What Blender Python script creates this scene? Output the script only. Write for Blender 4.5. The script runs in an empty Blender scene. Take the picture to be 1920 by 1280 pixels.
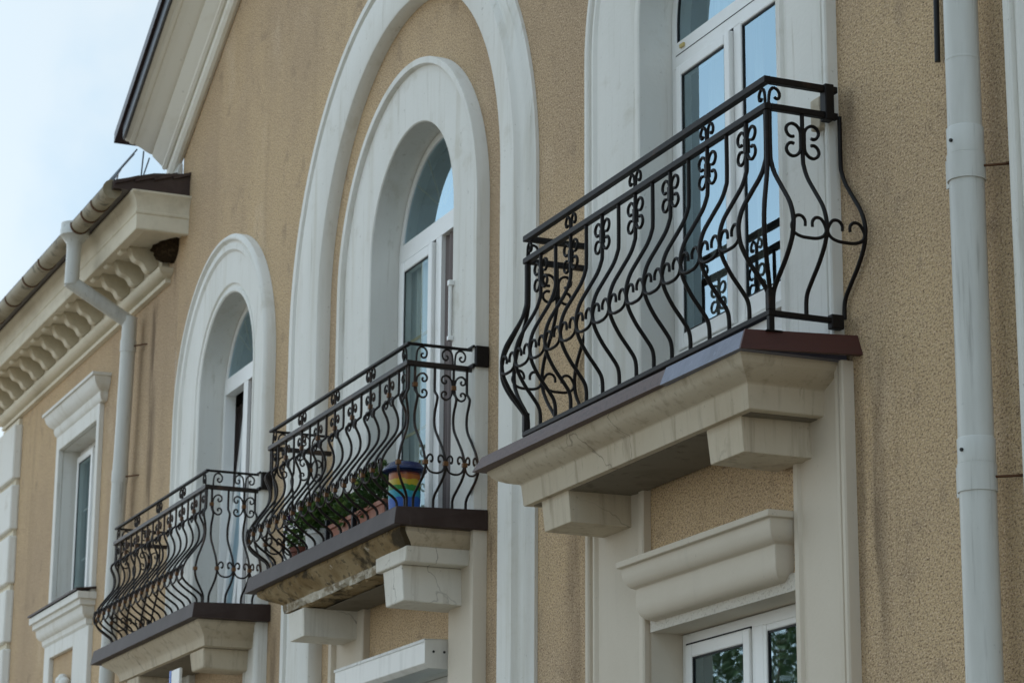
import bpy, bmesh, math, random
from mathutils import Vector
random.seed(7)
R = math.radians
sc = bpy.context.scene

# ---------------------------------------------------------------- camera
cam_d = bpy.data.cameras.new('camera')
cam_d.sensor_width = 36.0
cam_d.lens = 36.0 * 4845.75 / 1920.0
cam_d.clip_start, cam_d.clip_end = 0.1, 3000
cam = bpy.data.objects.new('camera', cam_d)
sc.collection.objects.link(cam)
yaw, pitch, roll = 1.16799734, 0.254964616, 0.00658290455
fw = Vector((-math.sin(yaw)*math.cos(pitch), math.cos(yaw)*math.cos(pitch), math.sin(pitch)))
r0 = Vector((math.cos(yaw), math.sin(yaw), 0)); u0 = r0.cross(fw)
rt = math.cos(roll)*r0 + math.sin(roll)*u0
up = -math.sin(roll)*r0 + math.cos(roll)*u0
from mathutils import Matrix
mw = Matrix((rt, up, -fw)).transposed().to_4x4()
mw.translation = Vector((0, -5.0, 1.6))
cam.matrix_world = mw
cam_d.dof.use_dof = True
cam_d.dof.focus_distance = 10.2
cam_d.dof.aperture_fstop = 8.0
sc.camera = cam

# ---------------------------------------------------------------- light
SUN_DIR = Vector((-0.55, 0.62, 0.56)).normalized()      # towards the sun
world = bpy.data.worlds.new("World"); sc.world = world; world.use_nodes = True
wn = world.node_tree.nodes; wl = world.node_tree.links
wn.clear()
wout = wn.new('ShaderNodeOutputWorld'); wbg = wn.new('ShaderNodeBackground')
sky = wn.new('ShaderNodeTexSky'); sky.sky_type = 'NISHITA'; sky.sun_disc = False
sky.sun_elevation = math.asin(SUN_DIR.z); sky.sun_rotation = math.atan2(SUN_DIR.x, SUN_DIR.y)
sky.air_density = 1.0; sky.dust_density = 1.2; sky.ozone_density = 1.5
tc = wn.new('ShaderNodeTexCoord')
sep = wn.new('ShaderNodeVectorMath'); sep.operation = 'DOT_PRODUCT'; sep.inputs[1].default_value = (-0.22, 0.10, 0.12); wl.new(tc.outputs['Generated'], sep.inputs[0])
cl = wn.new('ShaderNodeTexNoise'); cl.inputs['Scale'].default_value = 2.6; cl.inputs['Detail'].default_value = 6; cl.inputs['Roughness'].default_value = 0.55
wl.new(tc.outputs['Generated'], cl.inputs['Vector'])
ma = wn.new('ShaderNodeMath'); ma.operation = 'MULTIPLY_ADD'; ma.inputs[1].default_value = 1.0; ma.inputs[2].default_value = 0.52
wl.new(sep.outputs['Value'], ma.inputs[0])
mb_ = wn.new('ShaderNodeMath'); mb_.operation = 'MULTIPLY_ADD'; mb_.inputs[1].default_value = 1.5
wl.new(cl.outputs['Fac'], mb_.inputs[0])
mb2 = wn.new('ShaderNodeMath'); mb2.operation = 'ADD'; mb2.inputs[1].default_value = -0.75
wl.new(ma.outputs[0], mb2.inputs[0]); wl.new(mb2.outputs[0], mb_.inputs[2])
mr = wn.new('ShaderNodeMapRange'); mr.interpolation_type = 'SMOOTHSTEP'
mr.inputs['From Min'].default_value = -0.1; mr.inputs['From Max'].default_value = 0.75
mr.inputs['To Min'].default_value = 0.15; mr.inputs['To Max'].default_value = 0.97
wl.new(mb_.outputs[0], mr.inputs['Value'])
mixw = wn.new('ShaderNodeMix'); mixw.data_type = 'RGBA'
sep2 = wn.new('ShaderNodeVectorMath'); sep2.operation = 'DOT_PRODUCT'; sep2.inputs[1].default_value = (-0.10, -1.0, 0.0); wl.new(tc.outputs['Generated'], sep2.inputs[0])
mr2 = wn.new('ShaderNodeMapRange'); mr2.interpolation_type = 'SMOOTHSTEP'; mr2.inputs['From Min'].default_value = -0.25; mr2.inputs['From Max'].default_value = 0.35
wl.new(sep2.outputs['Value'], mr2.inputs['Value'])
mixc = wn.new('ShaderNodeMix'); mixc.data_type = 'RGBA'; wl.new(mr2.outputs[0], mixc.inputs[0])
cl2 = wn.new('ShaderNodeTexNoise'); cl2.inputs['Scale'].default_value = 9.0; cl2.inputs['Detail'].default_value = 5; wl.new(tc.outputs['Generated'], cl2.inputs['Vector'])
mr3 = wn.new('ShaderNodeMapRange'); mr3.interpolation_type = 'SMOOTHSTEP'; mr3.inputs['From Min'].default_value = 0.36; mr3.inputs['From Max'].default_value = 0.60; wl.new(cl2.outputs['Fac'], mr3.inputs['Value'])
mixd = wn.new('ShaderNodeMix'); mixd.data_type = 'RGBA'; wl.new(mr3.outputs[0], mixd.inputs[0]); mixd.inputs[6].default_value = (2.7, 3.75, 4.65, 1); mixd.inputs[7].default_value = (3.85, 4.4, 4.75, 1)
wl.new(mixd.outputs[2], mixc.inputs[6]); sep3 = wn.new('ShaderNodeSeparateXYZ'); wl.new(tc.outputs['Generated'], sep3.inputs[0])
mr4 = wn.new('ShaderNodeMapRange'); mr4.interpolation_type = 'SMOOTHSTEP'; mr4.inputs['From Min'].default_value = 0.0; mr4.inputs['From Max'].default_value = 0.42; wl.new(sep3.outputs['Z'], mr4.inputs['Value'])
mixe = wn.new('ShaderNodeMix'); mixe.data_type = 'RGBA'; wl.new(mr4.outputs[0], mixe.inputs[0]); mixe.inputs[6].default_value = (10.5, 11.4, 12.0, 1); mixe.inputs[7].default_value = (4.5, 5.75, 6.9, 1)
wl.new(mixe.outputs[2], mixc.inputs[7])
wl.new(mixc.outputs[2], mixw.inputs[7])
wl.new(mr.outputs[0], mixw.inputs[0]); wl.new(sky.outputs[0], mixw.inputs[6])
wl.new(mixw.outputs[2], wbg.inputs['Color']); wbg.inputs['Strength'].default_value = 0.12
wl.new(wbg.outputs[0], wout.inputs[0])

sun_d = bpy.data.lights.new('sun', 'SUN'); sun_d.energy = 3.0; sun_d.angle = R(12); sun_d.color = (1.0, 0.96, 0.9)
sun = bpy.data.objects.new('sun', sun_d); sc.collection.objects.link(sun)
sun.rotation_euler = SUN_DIR.to_track_quat('Z', 'Y').to_euler()

sc.view_settings.view_transform = 'Standard'
sc.view_settings.look = 'None'
sc.view_settings.exposure = 0.68
sc.view_settings.gamma = 1.0

# ---------------------------------------------------------------- materials
def mat(name, base, rough=0.7, metal=0.0, spec=0.3, layers=(), bump=(), ior=None):
    """layers: (noise kind, scale xyz, detail, lo, hi, colour, amount); bump: (scale xyz, strength, distance)"""
    m = bpy.data.materials.new(name); m.use_nodes = True
    n, l = m.node_tree.nodes, m.node_tree.links
    b = n['Principled BSDF']
    b.inputs['Roughness'].default_value = rough; b.inputs['Metallic'].default_value = metal
    b.inputs['Specular IOR Level'].default_value = spec
    if ior: b.inputs['IOR'].default_value = ior
    t = n.new('ShaderNodeTexCoord')
    def mp(s):
        q = n.new('ShaderNodeMapping'); q.inputs['Scale'].default_value = s
        l.new(t.outputs['Object'], q.inputs['Vector']); return q
    col = None
    for k, s, det, lo, hi, c, amt in layers:
        q = mp(s)
        if k == 'n':
            x = n.new('ShaderNodeTexNoise'); x.inputs['Scale'].default_value = 1.0; x.inputs['Detail'].default_value = det
            x.inputs['Roughness'].default_value = 0.62; o = x.outputs['Fac']
        elif k == 'c':                                   # hairline cracks
            x0 = n.new('ShaderNodeTexNoise'); x0.inputs['Scale'].default_value = 1.3; x0.inputs['Detail'].default_value = 5
            l.new(q.outputs[0], x0.inputs['Vector'])
            ad = n.new('ShaderNodeVectorMath'); ad.operation = 'MULTIPLY_ADD'
            ad.inputs[1].default_value = (0.9, 0.9, 0.9); l.new(x0.outputs['Color'], ad.inputs[0]); l.new(q.outputs[0], ad.inputs[2])
            x = n.new('ShaderNodeTexVoronoi'); x.feature = 'DISTANCE_TO_EDGE'; x.inputs['Scale'].default_value = 1.0
            q = ad; o = x.outputs['Distance']
        else:
            x = n.new('ShaderNodeTexVoronoi'); x.inputs['Scale'].default_value = 1.0; o = x.outputs['Distance']
        l.new(q.outputs[0], x.inputs['Vector'])
        r = n.new('ShaderNodeMapRange'); r.interpolation_type = 'SMOOTHSTEP'
        r.inputs['From Min'].default_value = lo; r.inputs['From Max'].default_value = hi
        r.inputs['To Min'].default_value = 0; r.inputs['To Max'].default_value = amt
        l.new(o, r.inputs['Value'])
        fac = r.outputs[0]
        if k == 'c':                                      # only here and there
            x2 = n.new('ShaderNodeTexNoise'); x2.inputs['Scale'].default_value = 0.8; l.new(mp(s).outputs[0], x2.inputs['Vector'])
            r2 = n.new('ShaderNodeMapRange'); r2.inputs['From Min'].default_value = 0.52; r2.inputs['From Max'].default_value = 0.62
            l.new(x2.outputs['Fac'], r2.inputs['Value'])
            mu = n.new('ShaderNodeMath'); mu.operation = 'MULTIPLY'; l.new(fac, mu.inputs[0]); l.new(r2.outputs[0], mu.inputs[1]); fac = mu.outputs[0]
        mx = n.new('ShaderNodeMix'); mx.data_type = 'RGBA'
        l.new(fac, mx.inputs[0])
        if col is None: mx.inputs[6].default_value = (*base, 1)
        else: l.new(col, mx.inputs[6])
        mx.inputs[7].default_value = (*c, 1)
        col = mx.outputs[2]
    if col is None: b.inputs['Base Color'].default_value = (*base, 1)
    else: l.new(col, b.inputs['Base Color'])
    prev = None
    for s, st, dist in bump:
        q = mp(s)
        x = n.new('ShaderNodeTexNoise'); x.inputs['Scale'].default_value = 1.0; x.inputs['Detail'].default_value = 3
        l.new(q.outputs[0], x.inputs['Vector'])
        bp = n.new('ShaderNodeBump'); bp.inputs['Strength'].default_value = st; bp.inputs['Distance'].default_value = dist
        l.new(x.outputs['Fac'], bp.inputs['Height'])
        if prev: l.new(prev, bp.inputs['Normal'])
        prev = bp.outputs[0]
    if prev: l.new(prev, b.inputs['Normal'])
    return m

def U(s): return (s, s, s)
M = {}
M['stucco'] = mat('roughcast stucco', (.57, .41, .24), .95, spec=.1, layers=[
    ('n', (.45, 1, .4), 6, .38, .64, (.43, .31, .20), .85),
    ('n', (3.2, 2, .28), 6, .51, .72, (.34, .245, .15), .42),
    ('n', (1.3, 1, .9), 5, .55, .72, (.67, .52, .36), .55),
    ('n', (5, 5, 4), 5, .56, .70, (.31, .225, .145), .6),
    ('n', (78, 78, 112), 5, .49, .61, (.20, .13, .08), .8),
    ('n', (95, 95, 128), 4, .53, .63, (.78, .60, .43), .65),
    ('n', (56, 56, 82), 4, .62, .68, (.05, .033, .02), .85)],
    bump=[((88, 88, 120), .8, .007), ((22, 22, 30), .3, .010)])
def add_dark_streaks(m, spots):                                   # run-off stains, plus dark bands right of the downpipes: (world x, half width, z low, z high)
    n, l = m.node_tree.nodes, m.node_tree.links; b = n['Principled BSDF']
    src = b.inputs['Base Color'].links[0].from_socket
    g_ = n.new('ShaderNodeNewGeometry'); sp = n.new('ShaderNodeSeparateXYZ'); l.new(g_.outputs['Position'], sp.inputs[0])
    mp_n = n.new('ShaderNodeMapping'); mp_n.inputs['Scale'].default_value = (9, 1, 1.3); l.new(g_.outputs['Position'], mp_n.inputs['Vector'])
    nz = n.new('ShaderNodeTexNoise'); nz.inputs['Scale'].default_value = 1.0; nz.inputs['Detail'].default_value = 5; l.new(mp_n.outputs[0], nz.inputs['Vector'])
    def mth(op, a, b_=None):
        q = n.new('ShaderNodeMath'); q.operation = op; q.use_clamp = False
        for i, v in enumerate((a, b_)):
            if v is None: continue
            if isinstance(v, (int, float)): q.inputs[i].default_value = v
            else: l.new(v, q.inputs[i])
        return q.outputs[0]
    def rng(v, a, b_):
        q = n.new('ShaderNodeMapRange'); q.interpolation_type = 'SMOOTHSTEP'; l.new(v, q.inputs['Value'])
        q.inputs['From Min'].default_value, q.inputs['From Max'].default_value = a, b_; return q.outputs[0]
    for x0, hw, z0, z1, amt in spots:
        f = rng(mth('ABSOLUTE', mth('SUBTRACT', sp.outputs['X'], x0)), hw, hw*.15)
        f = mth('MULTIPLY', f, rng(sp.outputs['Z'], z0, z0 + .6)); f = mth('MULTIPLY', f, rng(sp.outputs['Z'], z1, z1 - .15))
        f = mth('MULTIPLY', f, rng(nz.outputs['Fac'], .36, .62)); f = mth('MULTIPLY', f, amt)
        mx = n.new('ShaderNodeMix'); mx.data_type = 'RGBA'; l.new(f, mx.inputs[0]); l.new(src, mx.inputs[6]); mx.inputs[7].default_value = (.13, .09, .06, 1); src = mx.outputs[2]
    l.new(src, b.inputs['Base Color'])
add_dark_streaks(M['stucco'], [(-18.74, .16, 3.6, 6.95, .75), (-7.16, .14, 2.2, 5.6, .55), (-8.28, .16, 2.6, 4.10, .7), (-8.36, .10, 4.15, 5.2, .5), (-12.0, .10, 3.0, 4.05, .6), (-15.55, .12, 3.0, 4.02, .6), (-18.25, .10, 6.4, 7.4, .5), (-10.95, .14, 2.6, 4.02, .5)])
M['trim'] = mat('painted plaster', (.735, .715, .66), .8, spec=.2, layers=[
    ('n', (1.2, 1.2, .6), 5, .45, .72, (.64, .62, .56), .5),
    ('n', (9, 9, .6), 6, .50, .72, (.56, .52, .43), .5),
    ('n', (26, 26, 1.4), 5, .58, .74, (.42, .38, .30), .45),
    ('n', (2.5, 2.5, 3.5), 6, .58, .72, (.54, .50, .41), .45),
    ('n', (30, 30, 30), 4, .66, .74, (.30, .27, .22), .5)],
    bump=[((55, 55, 55), .2, .005), ((6, 6, 6), .25, .012)])
M['cream'] = mat('cream cornice paint', (.70, .635, .50), .8, spec=.2, layers=[
    ('n', (1.0, 3, 3), 5, .45, .7, (.48, .42, .31), .6),
    ('n', (12, 4, 2), 5, .58, .74, (.36, .31, .23), .45),
    ('n', (25, 25, 25), 4, .64, .74, (.26, .22, .17), .4)],
    bump=[((40, 40, 40), .15, .006)])
M['bracket'] = mat('pale bracket plaster', (.72, .68, .60), .85, spec=.15, layers=[
    ('n', (1.6, 1.6, 1.6), 5, .45, .7, (.60, .54, .45), .6), ('n', (16, 16, .9), 6, .52, .72, (.44, .38, .30), .5), ('n', (40, 40, 40), 4, .66, .75, (.2, .17, .13), .5), ('c', (1.4, 1.4, 1.4), 0, .006, .001, (.15, .12, .09), .6)], bump=[((60, 60, 60), .2, .006), ((8, 8, 8), .3, .014)])
M['lip'] = mat('flaking pale lip plaster', (.52, .47, .38), .92, spec=.1, layers=[
    ('n', (4, 4, 8), 6, .46, .58, (.20, .145, .08), .85), ('n', (14, 14, 18), 5, .54, .64, (.66, .62, .54), .7), ('n', (9, 9, 12), 5, .58, .66, (.06, .045, .03), .8)], bump=[((45, 45, 45), .5, .01)])
M['soffit'] = mat('dark soffit plaster', (.23, .20, .155), .92, spec=.1, layers=[('n', (2.5, 2.5, 2.5), 6, .45, .7, (.15, .125, .09), .7), ('n', (12, 12, 12), 5, .55, .7, (.10, .08, .055), .5)], bump=[((40, 40, 40), .2, .008)])  # darker than the slab plaster around it
M['gable'] = mat('pale cornice paint', (.86, .83, .74), .8, spec=.2, layers=[
    ('n', (1.0, 3, 3), 5, .5, .72, (.72, .66, .54), .6), ('n', (25, 25, 25), 4, .66, .75, (.4, .36, .3), .35)], bump=[((40, 40, 40), .12, .006)])
M['warm_bounce_low'] = mat('plaster with painted warm bounce', (.63, .555, .45), .82, spec=.2, layers=[  # lower trim: warm light from the ground put into the colour
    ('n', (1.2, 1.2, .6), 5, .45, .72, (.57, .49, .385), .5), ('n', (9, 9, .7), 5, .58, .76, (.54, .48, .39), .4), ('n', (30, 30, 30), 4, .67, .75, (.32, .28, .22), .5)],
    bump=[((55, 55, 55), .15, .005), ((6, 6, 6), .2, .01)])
M['slab'] = mat('weathered balcony plaster', (.58, .50, .38), .88, spec=.15, layers=[
    ('n', (1.4, 1.4, 1.4), 5, .44, .68, (.52, .43, .31), .7),
    ('n', (16, 16, .9), 6, .50, .72, (.34, .27, .19), .65),
    ('n', (40, 40, 2.5), 5, .58, .74, (.24, .19, .13), .45),
    ('n', (2.2, 2.2, 2.8), 6, .58, .70, (.33, .27, .19), .6),
    ('n', (40, 40, 40), 4, .66, .75, (.18, .15, .11), .45),
    ('c', (1.1, 1.1, 1.1), 0, .005, .001, (.15, .12, .09), .6)],
    bump=[((60, 60, 60), .22, .006), ((8, 8, 8), .3, .015)])
M['mould'] = mat('mouldy crumbling plaster', (.34, .255, .145), .92, spec=.1, layers=[
    ('n', (2.2, 2.2, 2.2), 6, .38, .60, (.22, .145, .065), .9),
    ('n', (3.4, 3.4, 5), 6, .50, .60, (.045, .036, .024), .9),
    ('n', (8, 8, 13), 6, .63, .69, (.55, .50, .42), .7),
    ('n', (20, 20, 26), 5, .56, .64, (.08, .065, .045), .7),
    ('c', (3.5, 3.5, 3.5), 0, .02, .004, (.04, .035, .03), .9)],
    bump=[((45, 45, 45), .4, .01), ((7, 7, 7), .6, .03)])
M['iron'] = mat('black wrought iron', (.009, .0065, .0055), .55, metal=.0, spec=.2, layers=[
    ('n', (9, 9, 9), 4, .60, .75, (.055, .026, .014), .6)],
    bump=[((90, 90, 90), .15, .002)])
M['iron_brown'] = mat('browned wrought iron', (.019, .013, .010), .48, spec=.25, layers=[
    ('n', (6, 6, 6), 5, .5, .7, (.085, .048, .03), .7)],
    bump=[((90, 90, 90), .15, .002)])
M['brass'] = mat('dull bronze collar', (.15, .065, .018), .5, metal=.3, spec=.5, layers=[
    ('n', (30, 30, 30), 3, .5, .7, (.07, .035, .015), .7)])
M['flash'] = mat('brown sheet metal', (.038, .022, .017), .55, spec=.22, layers=[
    ('n', (3, 3, 3), 5, .42, .68, (.062, .042, .036), .7),
    ('n', (20, 20, 2), 4, .6, .72, (.10, .078, .068), .4)],
    bump=[((4, 4, 4), .1, .01)])
M['flash_old'] = mat('speckled worn sheet metal', (.115, .072, .06), .6, spec=.4, layers=[
    ('n', (60, 60, 60), 3, .50, .60, (.075, .05, .045), .8),
    ('n', (3, 3, 3), 4, .5, .7, (.15, .11, .10), .5)])
M['flash_red'] = mat('red brown sheet metal', (.065, .018, .012), .5, spec=.4, layers=[
    ('n', (4, 4, 4), 4, .45, .7, (.045, .016, .012), .6)])
M['film'] = mat('bluish bare sheet metal', (.115, .118, .165), .38, spec=.5, layers=[
    ('n', (5, 5, 5), 4, .45, .66, (.075, .075, .105), .7), ('n', (22, 22, 22), 3, .6, .7, (.17, .175, .22), .5)],
    bump=[((6, 6, 6), .5, .02)])
M['pvc'] = mat('white window plastic', (.80, .79, .76), .35, spec=.45, layers=[
    ('n', (4, 4, 4), 4, .5, .75, (.70, .68, .63), .5)])
M['seal'] = mat('black rubber seal', (.015, .015, .016), .6)
M['yellow_bar'] = mat('brass glazing bar', (.52, .40, .14), .4, spec=.5)
M['room'] = mat('dim room plaster', (.30, .27, .25), .9)
M['curtain'] = mat('grey net curtain', (.78, .80, .76), .9, layers=[('n', (30, 30, .5), 3, .4, .65, (.58, .60, .57), .8)])
M['mauve'] = mat('mauve grey curtain', (.80, .71, .71), .9, layers=[('n', (30, 30, .5), 3, .4, .65, (.62, .54, .54), .8)])
M['brown_curtain'] = mat('dark brown curtain', (.22, .18, .17), .9, layers=[('n', (40, 40, .6), 3, .4, .65, (.12, .10, .095), .8)])
M['zinc'] = mat('grey painted zinc', (.58, .575, .53), .42, spec=.45, layers=[
    ('n', (5, 5, .8), 5, .45, .7, (.47, .46, .42), .8),
    ('n', (34, 34, 1.6), 5, .56, .72, (.28, .265, .23), .6),
    ('n', (18, 18, 18), 4, .66, .74, (.22, .22, .21), .4)],
    bump=[((5, 5, 2), .12, .01)])
M['gutter'] = mat('mossy old gutter', (.33, .285, .205), .6, spec=.3, layers=[
    ('n', (3, 3, 3), 5, .45, .62, (.21, .17, .10), .8),
    ('n', (5, 5, 5), 5, .55, .66, (.07, .062, .035), .8)])
M['roof'] = mat('dark brown metal roof tiles', (.040, .024, .022), .38, spec=.5, layers=[
    ('n', (5, 5, 5), 4, .5, .7, (.075, .05, .045), .6)])
M['edge'] = mat('dark roof edge sheet', (.030, .032, .038), .35, spec=.55)
M['wire'] = mat('galvanised rail', (.11, .13, .15), .45, metal=.4)
M['nest'] = mat('dried mud nest', (.028, .018, .010), 1.0, spec=.05, bump=[((60, 60, 60), .9, .02)],
    layers=[('n', (40, 40, 40), 4, .5, .65, (.075, .05, .03), .6)])
M['rust'] = mat('rusty steel', (.10, .045, .02), .8)
M['black'] = mat('black rubber', (.012, .012, .014), .5)
M['terracotta'] = mat('terracotta plastic', (.33, .125, .075), .6, layers=[('n', (9, 9, 2), 4, .5, .7, (.45, .24, .18), .5)])
M['darkpot'] = mat('brown plastic pot', (.14, .038, .02), .6)
M['whitepot'] = mat('white plastic pot', (.66, .65, .62), .5)
M['soil'] = mat('dark potting soil', (.03, .02, .014), 1.0)
M['stem'] = mat('green stem', (.05, .085, .025), .7)
M['leaf'] = mat('fresh green leaf', (.06, .12, .022), .6, layers=[('n', (14, 14, 14), 2, .45, .6, (.11, .16, .03), .8)])
M['leaf_dark'] = mat('dark green leaf', (.03, .068, .016), .6, layers=[('n', (14, 14, 14), 2, .45, .6, (.05, .09, .02), .8)])
M['leaf_yellow'] = mat('yellow green leaf', (.24, .24, .03), .6)
M['purple'] = mat('dark purple petal', (.035, .014, .06), .7)
M['treeleaf'] = mat('tree leaf', (.045, .085, .025), .6, layers=[('n', (2, 2, 2), 3, .4, .6, (.09, .13, .04), .8)])
M['bark'] = mat('grey bark', (.10, .075, .055), .95, bump=[((8, 8, 3), .8, .05)])
M['bluepot'] = mat('cobalt glazed rim', (.005, .018, .085), .25, spec=.6)
M['white_metal'] = mat('white lacquered metal', (.70, .68, .63), .4, spec=.4, layers=[('n', (8, 8, 1.5), 4, .5, .72, (.54, .52, .47), .6)])
M['screw'] = mat('dark screw hole', (.03, .028, .026), .7)
M['sign_blue'] = mat('blue sign paint', (.035, .13, .46), .4, spec=.4)
M['rough_white'] = mat('rough white plaster', (.62, .57, .49), .95, spec=.1, layers=[
    ('n', (70, 70, 70), 3, .52, .64, (.42, .37, .30), .6)], bump=[((80, 80, 80), .7, .009)])
M['ground'] = mat('pale stone paving', (.25, .22, .175), .9, layers=[('n', (3, 3, 3), 5, .4, .7, (.18, .16, .13), .7)])
# glazing: clear pane with a mirror coat whose strength follows the angle of view
g = bpy.data.materials.new('window glass'); g.use_nodes = True
gn, gl = g.node_tree.nodes, g.node_tree.links
gn.remove(gn['Principled BSDF'])
gt = gn.new('ShaderNodeBsdfTransparent'); gt.inputs[0].default_value = (.86, .90, .88, 1)
gg = gn.new('ShaderNodeBsdfGlossy'); gg.inputs['Roughness'].default_value = 0.012; gg.inputs[0].default_value = (.66, .88, 1, 1)
gf = gn.new('ShaderNodeFresnel'); gf.inputs['IOR'].default_value = 2.35
gm = gn.new('ShaderNodeMixShader')
gb = gn.new('ShaderNodeBump'); gb.inputs['Strength'].default_value = .05; gb.inputs['Distance'].default_value = .02
gx = gn.new('ShaderNodeTexNoise'); gx.inputs['Scale'].default_value = 2.2
gc = gn.new('ShaderNodeTexCoord'); gl.new(gc.outputs['Object'], gx.inputs['Vector']); gl.new(gx.outputs['Fac'], gb.inputs['Height'])
gl.new(gb.outputs[0], gg.inputs['Normal'])
g2 = gn.new('ShaderNodeMath'); g2.operation = 'MULTIPLY'; g2.use_clamp = True; g2.inputs[1].default_value = 2.0; gl.new(gf.outputs[0], g2.inputs[0]); gl.new(g2.outputs[0], gm.inputs[0]); gl.new(gt.outputs[0], gm.inputs[1]); gl.new(gg.outputs[0], gm.inputs[2])
gl.new(gm.outputs[0], gn['Material Output'].inputs[0])
M['glass'] = g
gcl = g.copy(); gcl.name = 'clear window glass'
for nd in gcl.node_tree.nodes:
    if nd.type == 'MATH': nd.inputs[1].default_value = .80
M['clear'] = gcl
# pot painted in horizontal bands (bands follow the pot's height)
rb = bpy.data.materials.new('rainbow banded glaze'); rb.use_nodes = True
n_, l_ = rb.node_tree.nodes, rb.node_tree.links
b_ = n_['Principled BSDF']; b_.inputs['Roughness'].default_value = .35
t_ = n_.new('ShaderNodeTexCoord'); s_ = n_.new('ShaderNodeSeparateXYZ'); l_.new(t_.outputs['Object'], s_.inputs[0])
z_ = n_.new('ShaderNodeTexNoise'); z_.inputs['Scale'].default_value = 30; l_.new(t_.outputs['Object'], z_.inputs['Vector'])
a_ = n_.new('ShaderNodeMath'); a_.operation = 'MULTIPLY_ADD'; a_.inputs[1].default_value = .035
l_.new(z_.outputs['Fac'], a_.inputs[0]); l_.new(s_.outputs['Z'], a_.inputs[2])
mr_ = n_.new('ShaderNodeMapRange'); mr_.inputs['From Min'].default_value = .115; mr_.inputs['From Max'].default_value = .305
l_.new(a_.outputs[0], mr_.inputs[0])
cr = n_.new('ShaderNodeValToRGB'); cr.color_ramp.interpolation = 'CONSTANT'
cols = [(0, (.015, .10, .42)), (.22, (.015, .30, .40)), (.42, (.02, .20, .02)), (.57, (.50, .36, .006)), (.73, (.42, .11, .006)), (.88, (.22, .035, .006))]
e = cr.color_ramp.elements
e[0].position, e[0].color = cols[0][0], (*cols[0][1], 1); e[1].position, e[1].color = cols[1][0], (*cols[1][1], 1)
for p_, c_ in cols[2:]:
    q_ = e.new(p_); q_.color = (*c_, 1)
l_.new(mr_.outputs[0], cr.inputs[0]); l_.new(cr.outputs[0], b_.inputs['Base Color'])
M['rainbow'] = rb

# ---------------------------------------------------------------- mesh helpers
def link(o): sc.collection.objects.link(o); return o

def thing(name, label, cat, loc, group=None):
    o = bpy.data.objects.new(name, None); o.empty_display_size = .2; o.location = loc
    o['label'] = label; o['category'] = cat
    if group: o['group'] = group
    return link(o)

def root_loc(p):
    v = Vector((0, 0, 0))
    while p is not None:
        v += Vector(p.location); p = p.parent
    return v

class MB:
    def __init__(s): s.v, s.f = [], []
    def add(s, vs, fs):
        k = len(s.v); s.v += [tuple(q) for q in vs]; s.f += [tuple(i + k for i in f) for f in fs]; return s
    def box(s, x0, x1, y0, y1, z0, z1):
        return s.hexa([(x0, y0, z0), (x1, y0, z0), (x1, y1, z0), (x0, y1, z0), (x0, y0, z1), (x1, y0, z1), (x1, y1, z1), (x0, y1, z1)])
    def hexa(s, c):
        return s.add(c, [(3, 2, 1, 0), (4, 5, 6, 7), (0, 1, 5, 4), (1, 2, 6, 5), (2, 3, 7, 6), (3, 0, 4, 7)])
    def grid(s, rows, closed=False, caps=False):
        n = len(rows[0]); vs = [p for r in rows for p in r]; fs = []
        for i in range(len(rows) - 1):
            for j in range(n if closed else n - 1):
                a, b = i*n + j, i*n + (j+1) % n
                fs.append((a, b, b + n, a + n))
        if caps:
            fs.append(tuple(range(n))[::-1]); fs.append(tuple((len(rows)-1)*n + j for j in range(n)))
        return s.add(vs, fs)
    def prism_x(s, prof, x0, x1):                          # closed (y, z) outline extruded along x
        return s.grid([[(x, y, z) for y, z in prof] for x in (x0, x1)], True, True)
    def poly(s, pts): return s.add(pts, [tuple(range(len(pts)))])
    def tube(s, path, rad, n=8, caps=True):
        P = [Vector(p) for p in path]; rows = []; nrm = None
        for i, p in enumerate(P):
            d = (P[min(i+1, len(P)-1)] - P[max(i-1, 0)])
            if d.length < 1e-9: d = Vector((0, 0, 1))
            d.normalize()
            if nrm is None:
                nrm = d.orthogonal().normalized() if abs(d.z) < .9 else (Vector((1, 0, 0)) - d * d.x).normalized()
            nrm = (nrm - d * nrm.dot(d)).normalized(); b = d.cross(nrm)
            r = rad[i] if isinstance(rad, (list, tuple)) else rad
            rows.append([p + r*(math.cos(2*math.pi*(k+.5)/n)*nrm + math.sin(2*math.pi*(k+.5)/n)*b) for k in range(n)])
        return s.grid(rows, True, caps)
    def lathe(s, prof, cx, cy, z0, n=28, caps=True):
        rows = [[(cx + r*math.cos(2*math.pi*k/n), cy + r*math.sin(2*math.pi*k/n), z0 + z) for k in range(n)] for r, z in prof]
        return s.grid(rows, True, caps)
    def build(s, name, m, parent=None, smooth=None, bevel=0, label=None, kind=None, seg=2):
        o_ = root_loc(parent)
        me = bpy.data.meshes.new(name)
        me.from_pydata([(x - o_.x, y - o_.y, z - o_.z) for x, y, z in s.v], [], s.f)
        bm = bmesh.new(); bm.from_mesh(me); bmesh.ops.recalc_face_normals(bm, faces=bm.faces)
        if m.name.endswith('window glass'):                        # panes face the street
            bm.normal_update(); bmesh.ops.reverse_faces(bm, faces=[f for f in bm.faces if f.normal.y > 0])
        bm.to_mesh(me); bm.free()
        me.materials.append(m)
        o = bpy.data.objects.new(name, me); link(o); o.parent = parent
        if smooth is not None:
            me.polygons.foreach_set('use_smooth', [True]*len(me.polygons)); me.set_sharp_from_angle(angle=R(smooth))
        if bevel:
            b = o.modifiers.new('bevel', 'BEVEL'); b.width = bevel; b.segments = seg; b.limit_method = 'ANGLE'; b.angle_limit = R(40)
        if label: o['label'] = label
        if kind: o['kind'] = kind
        me.update()
        return o

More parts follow.
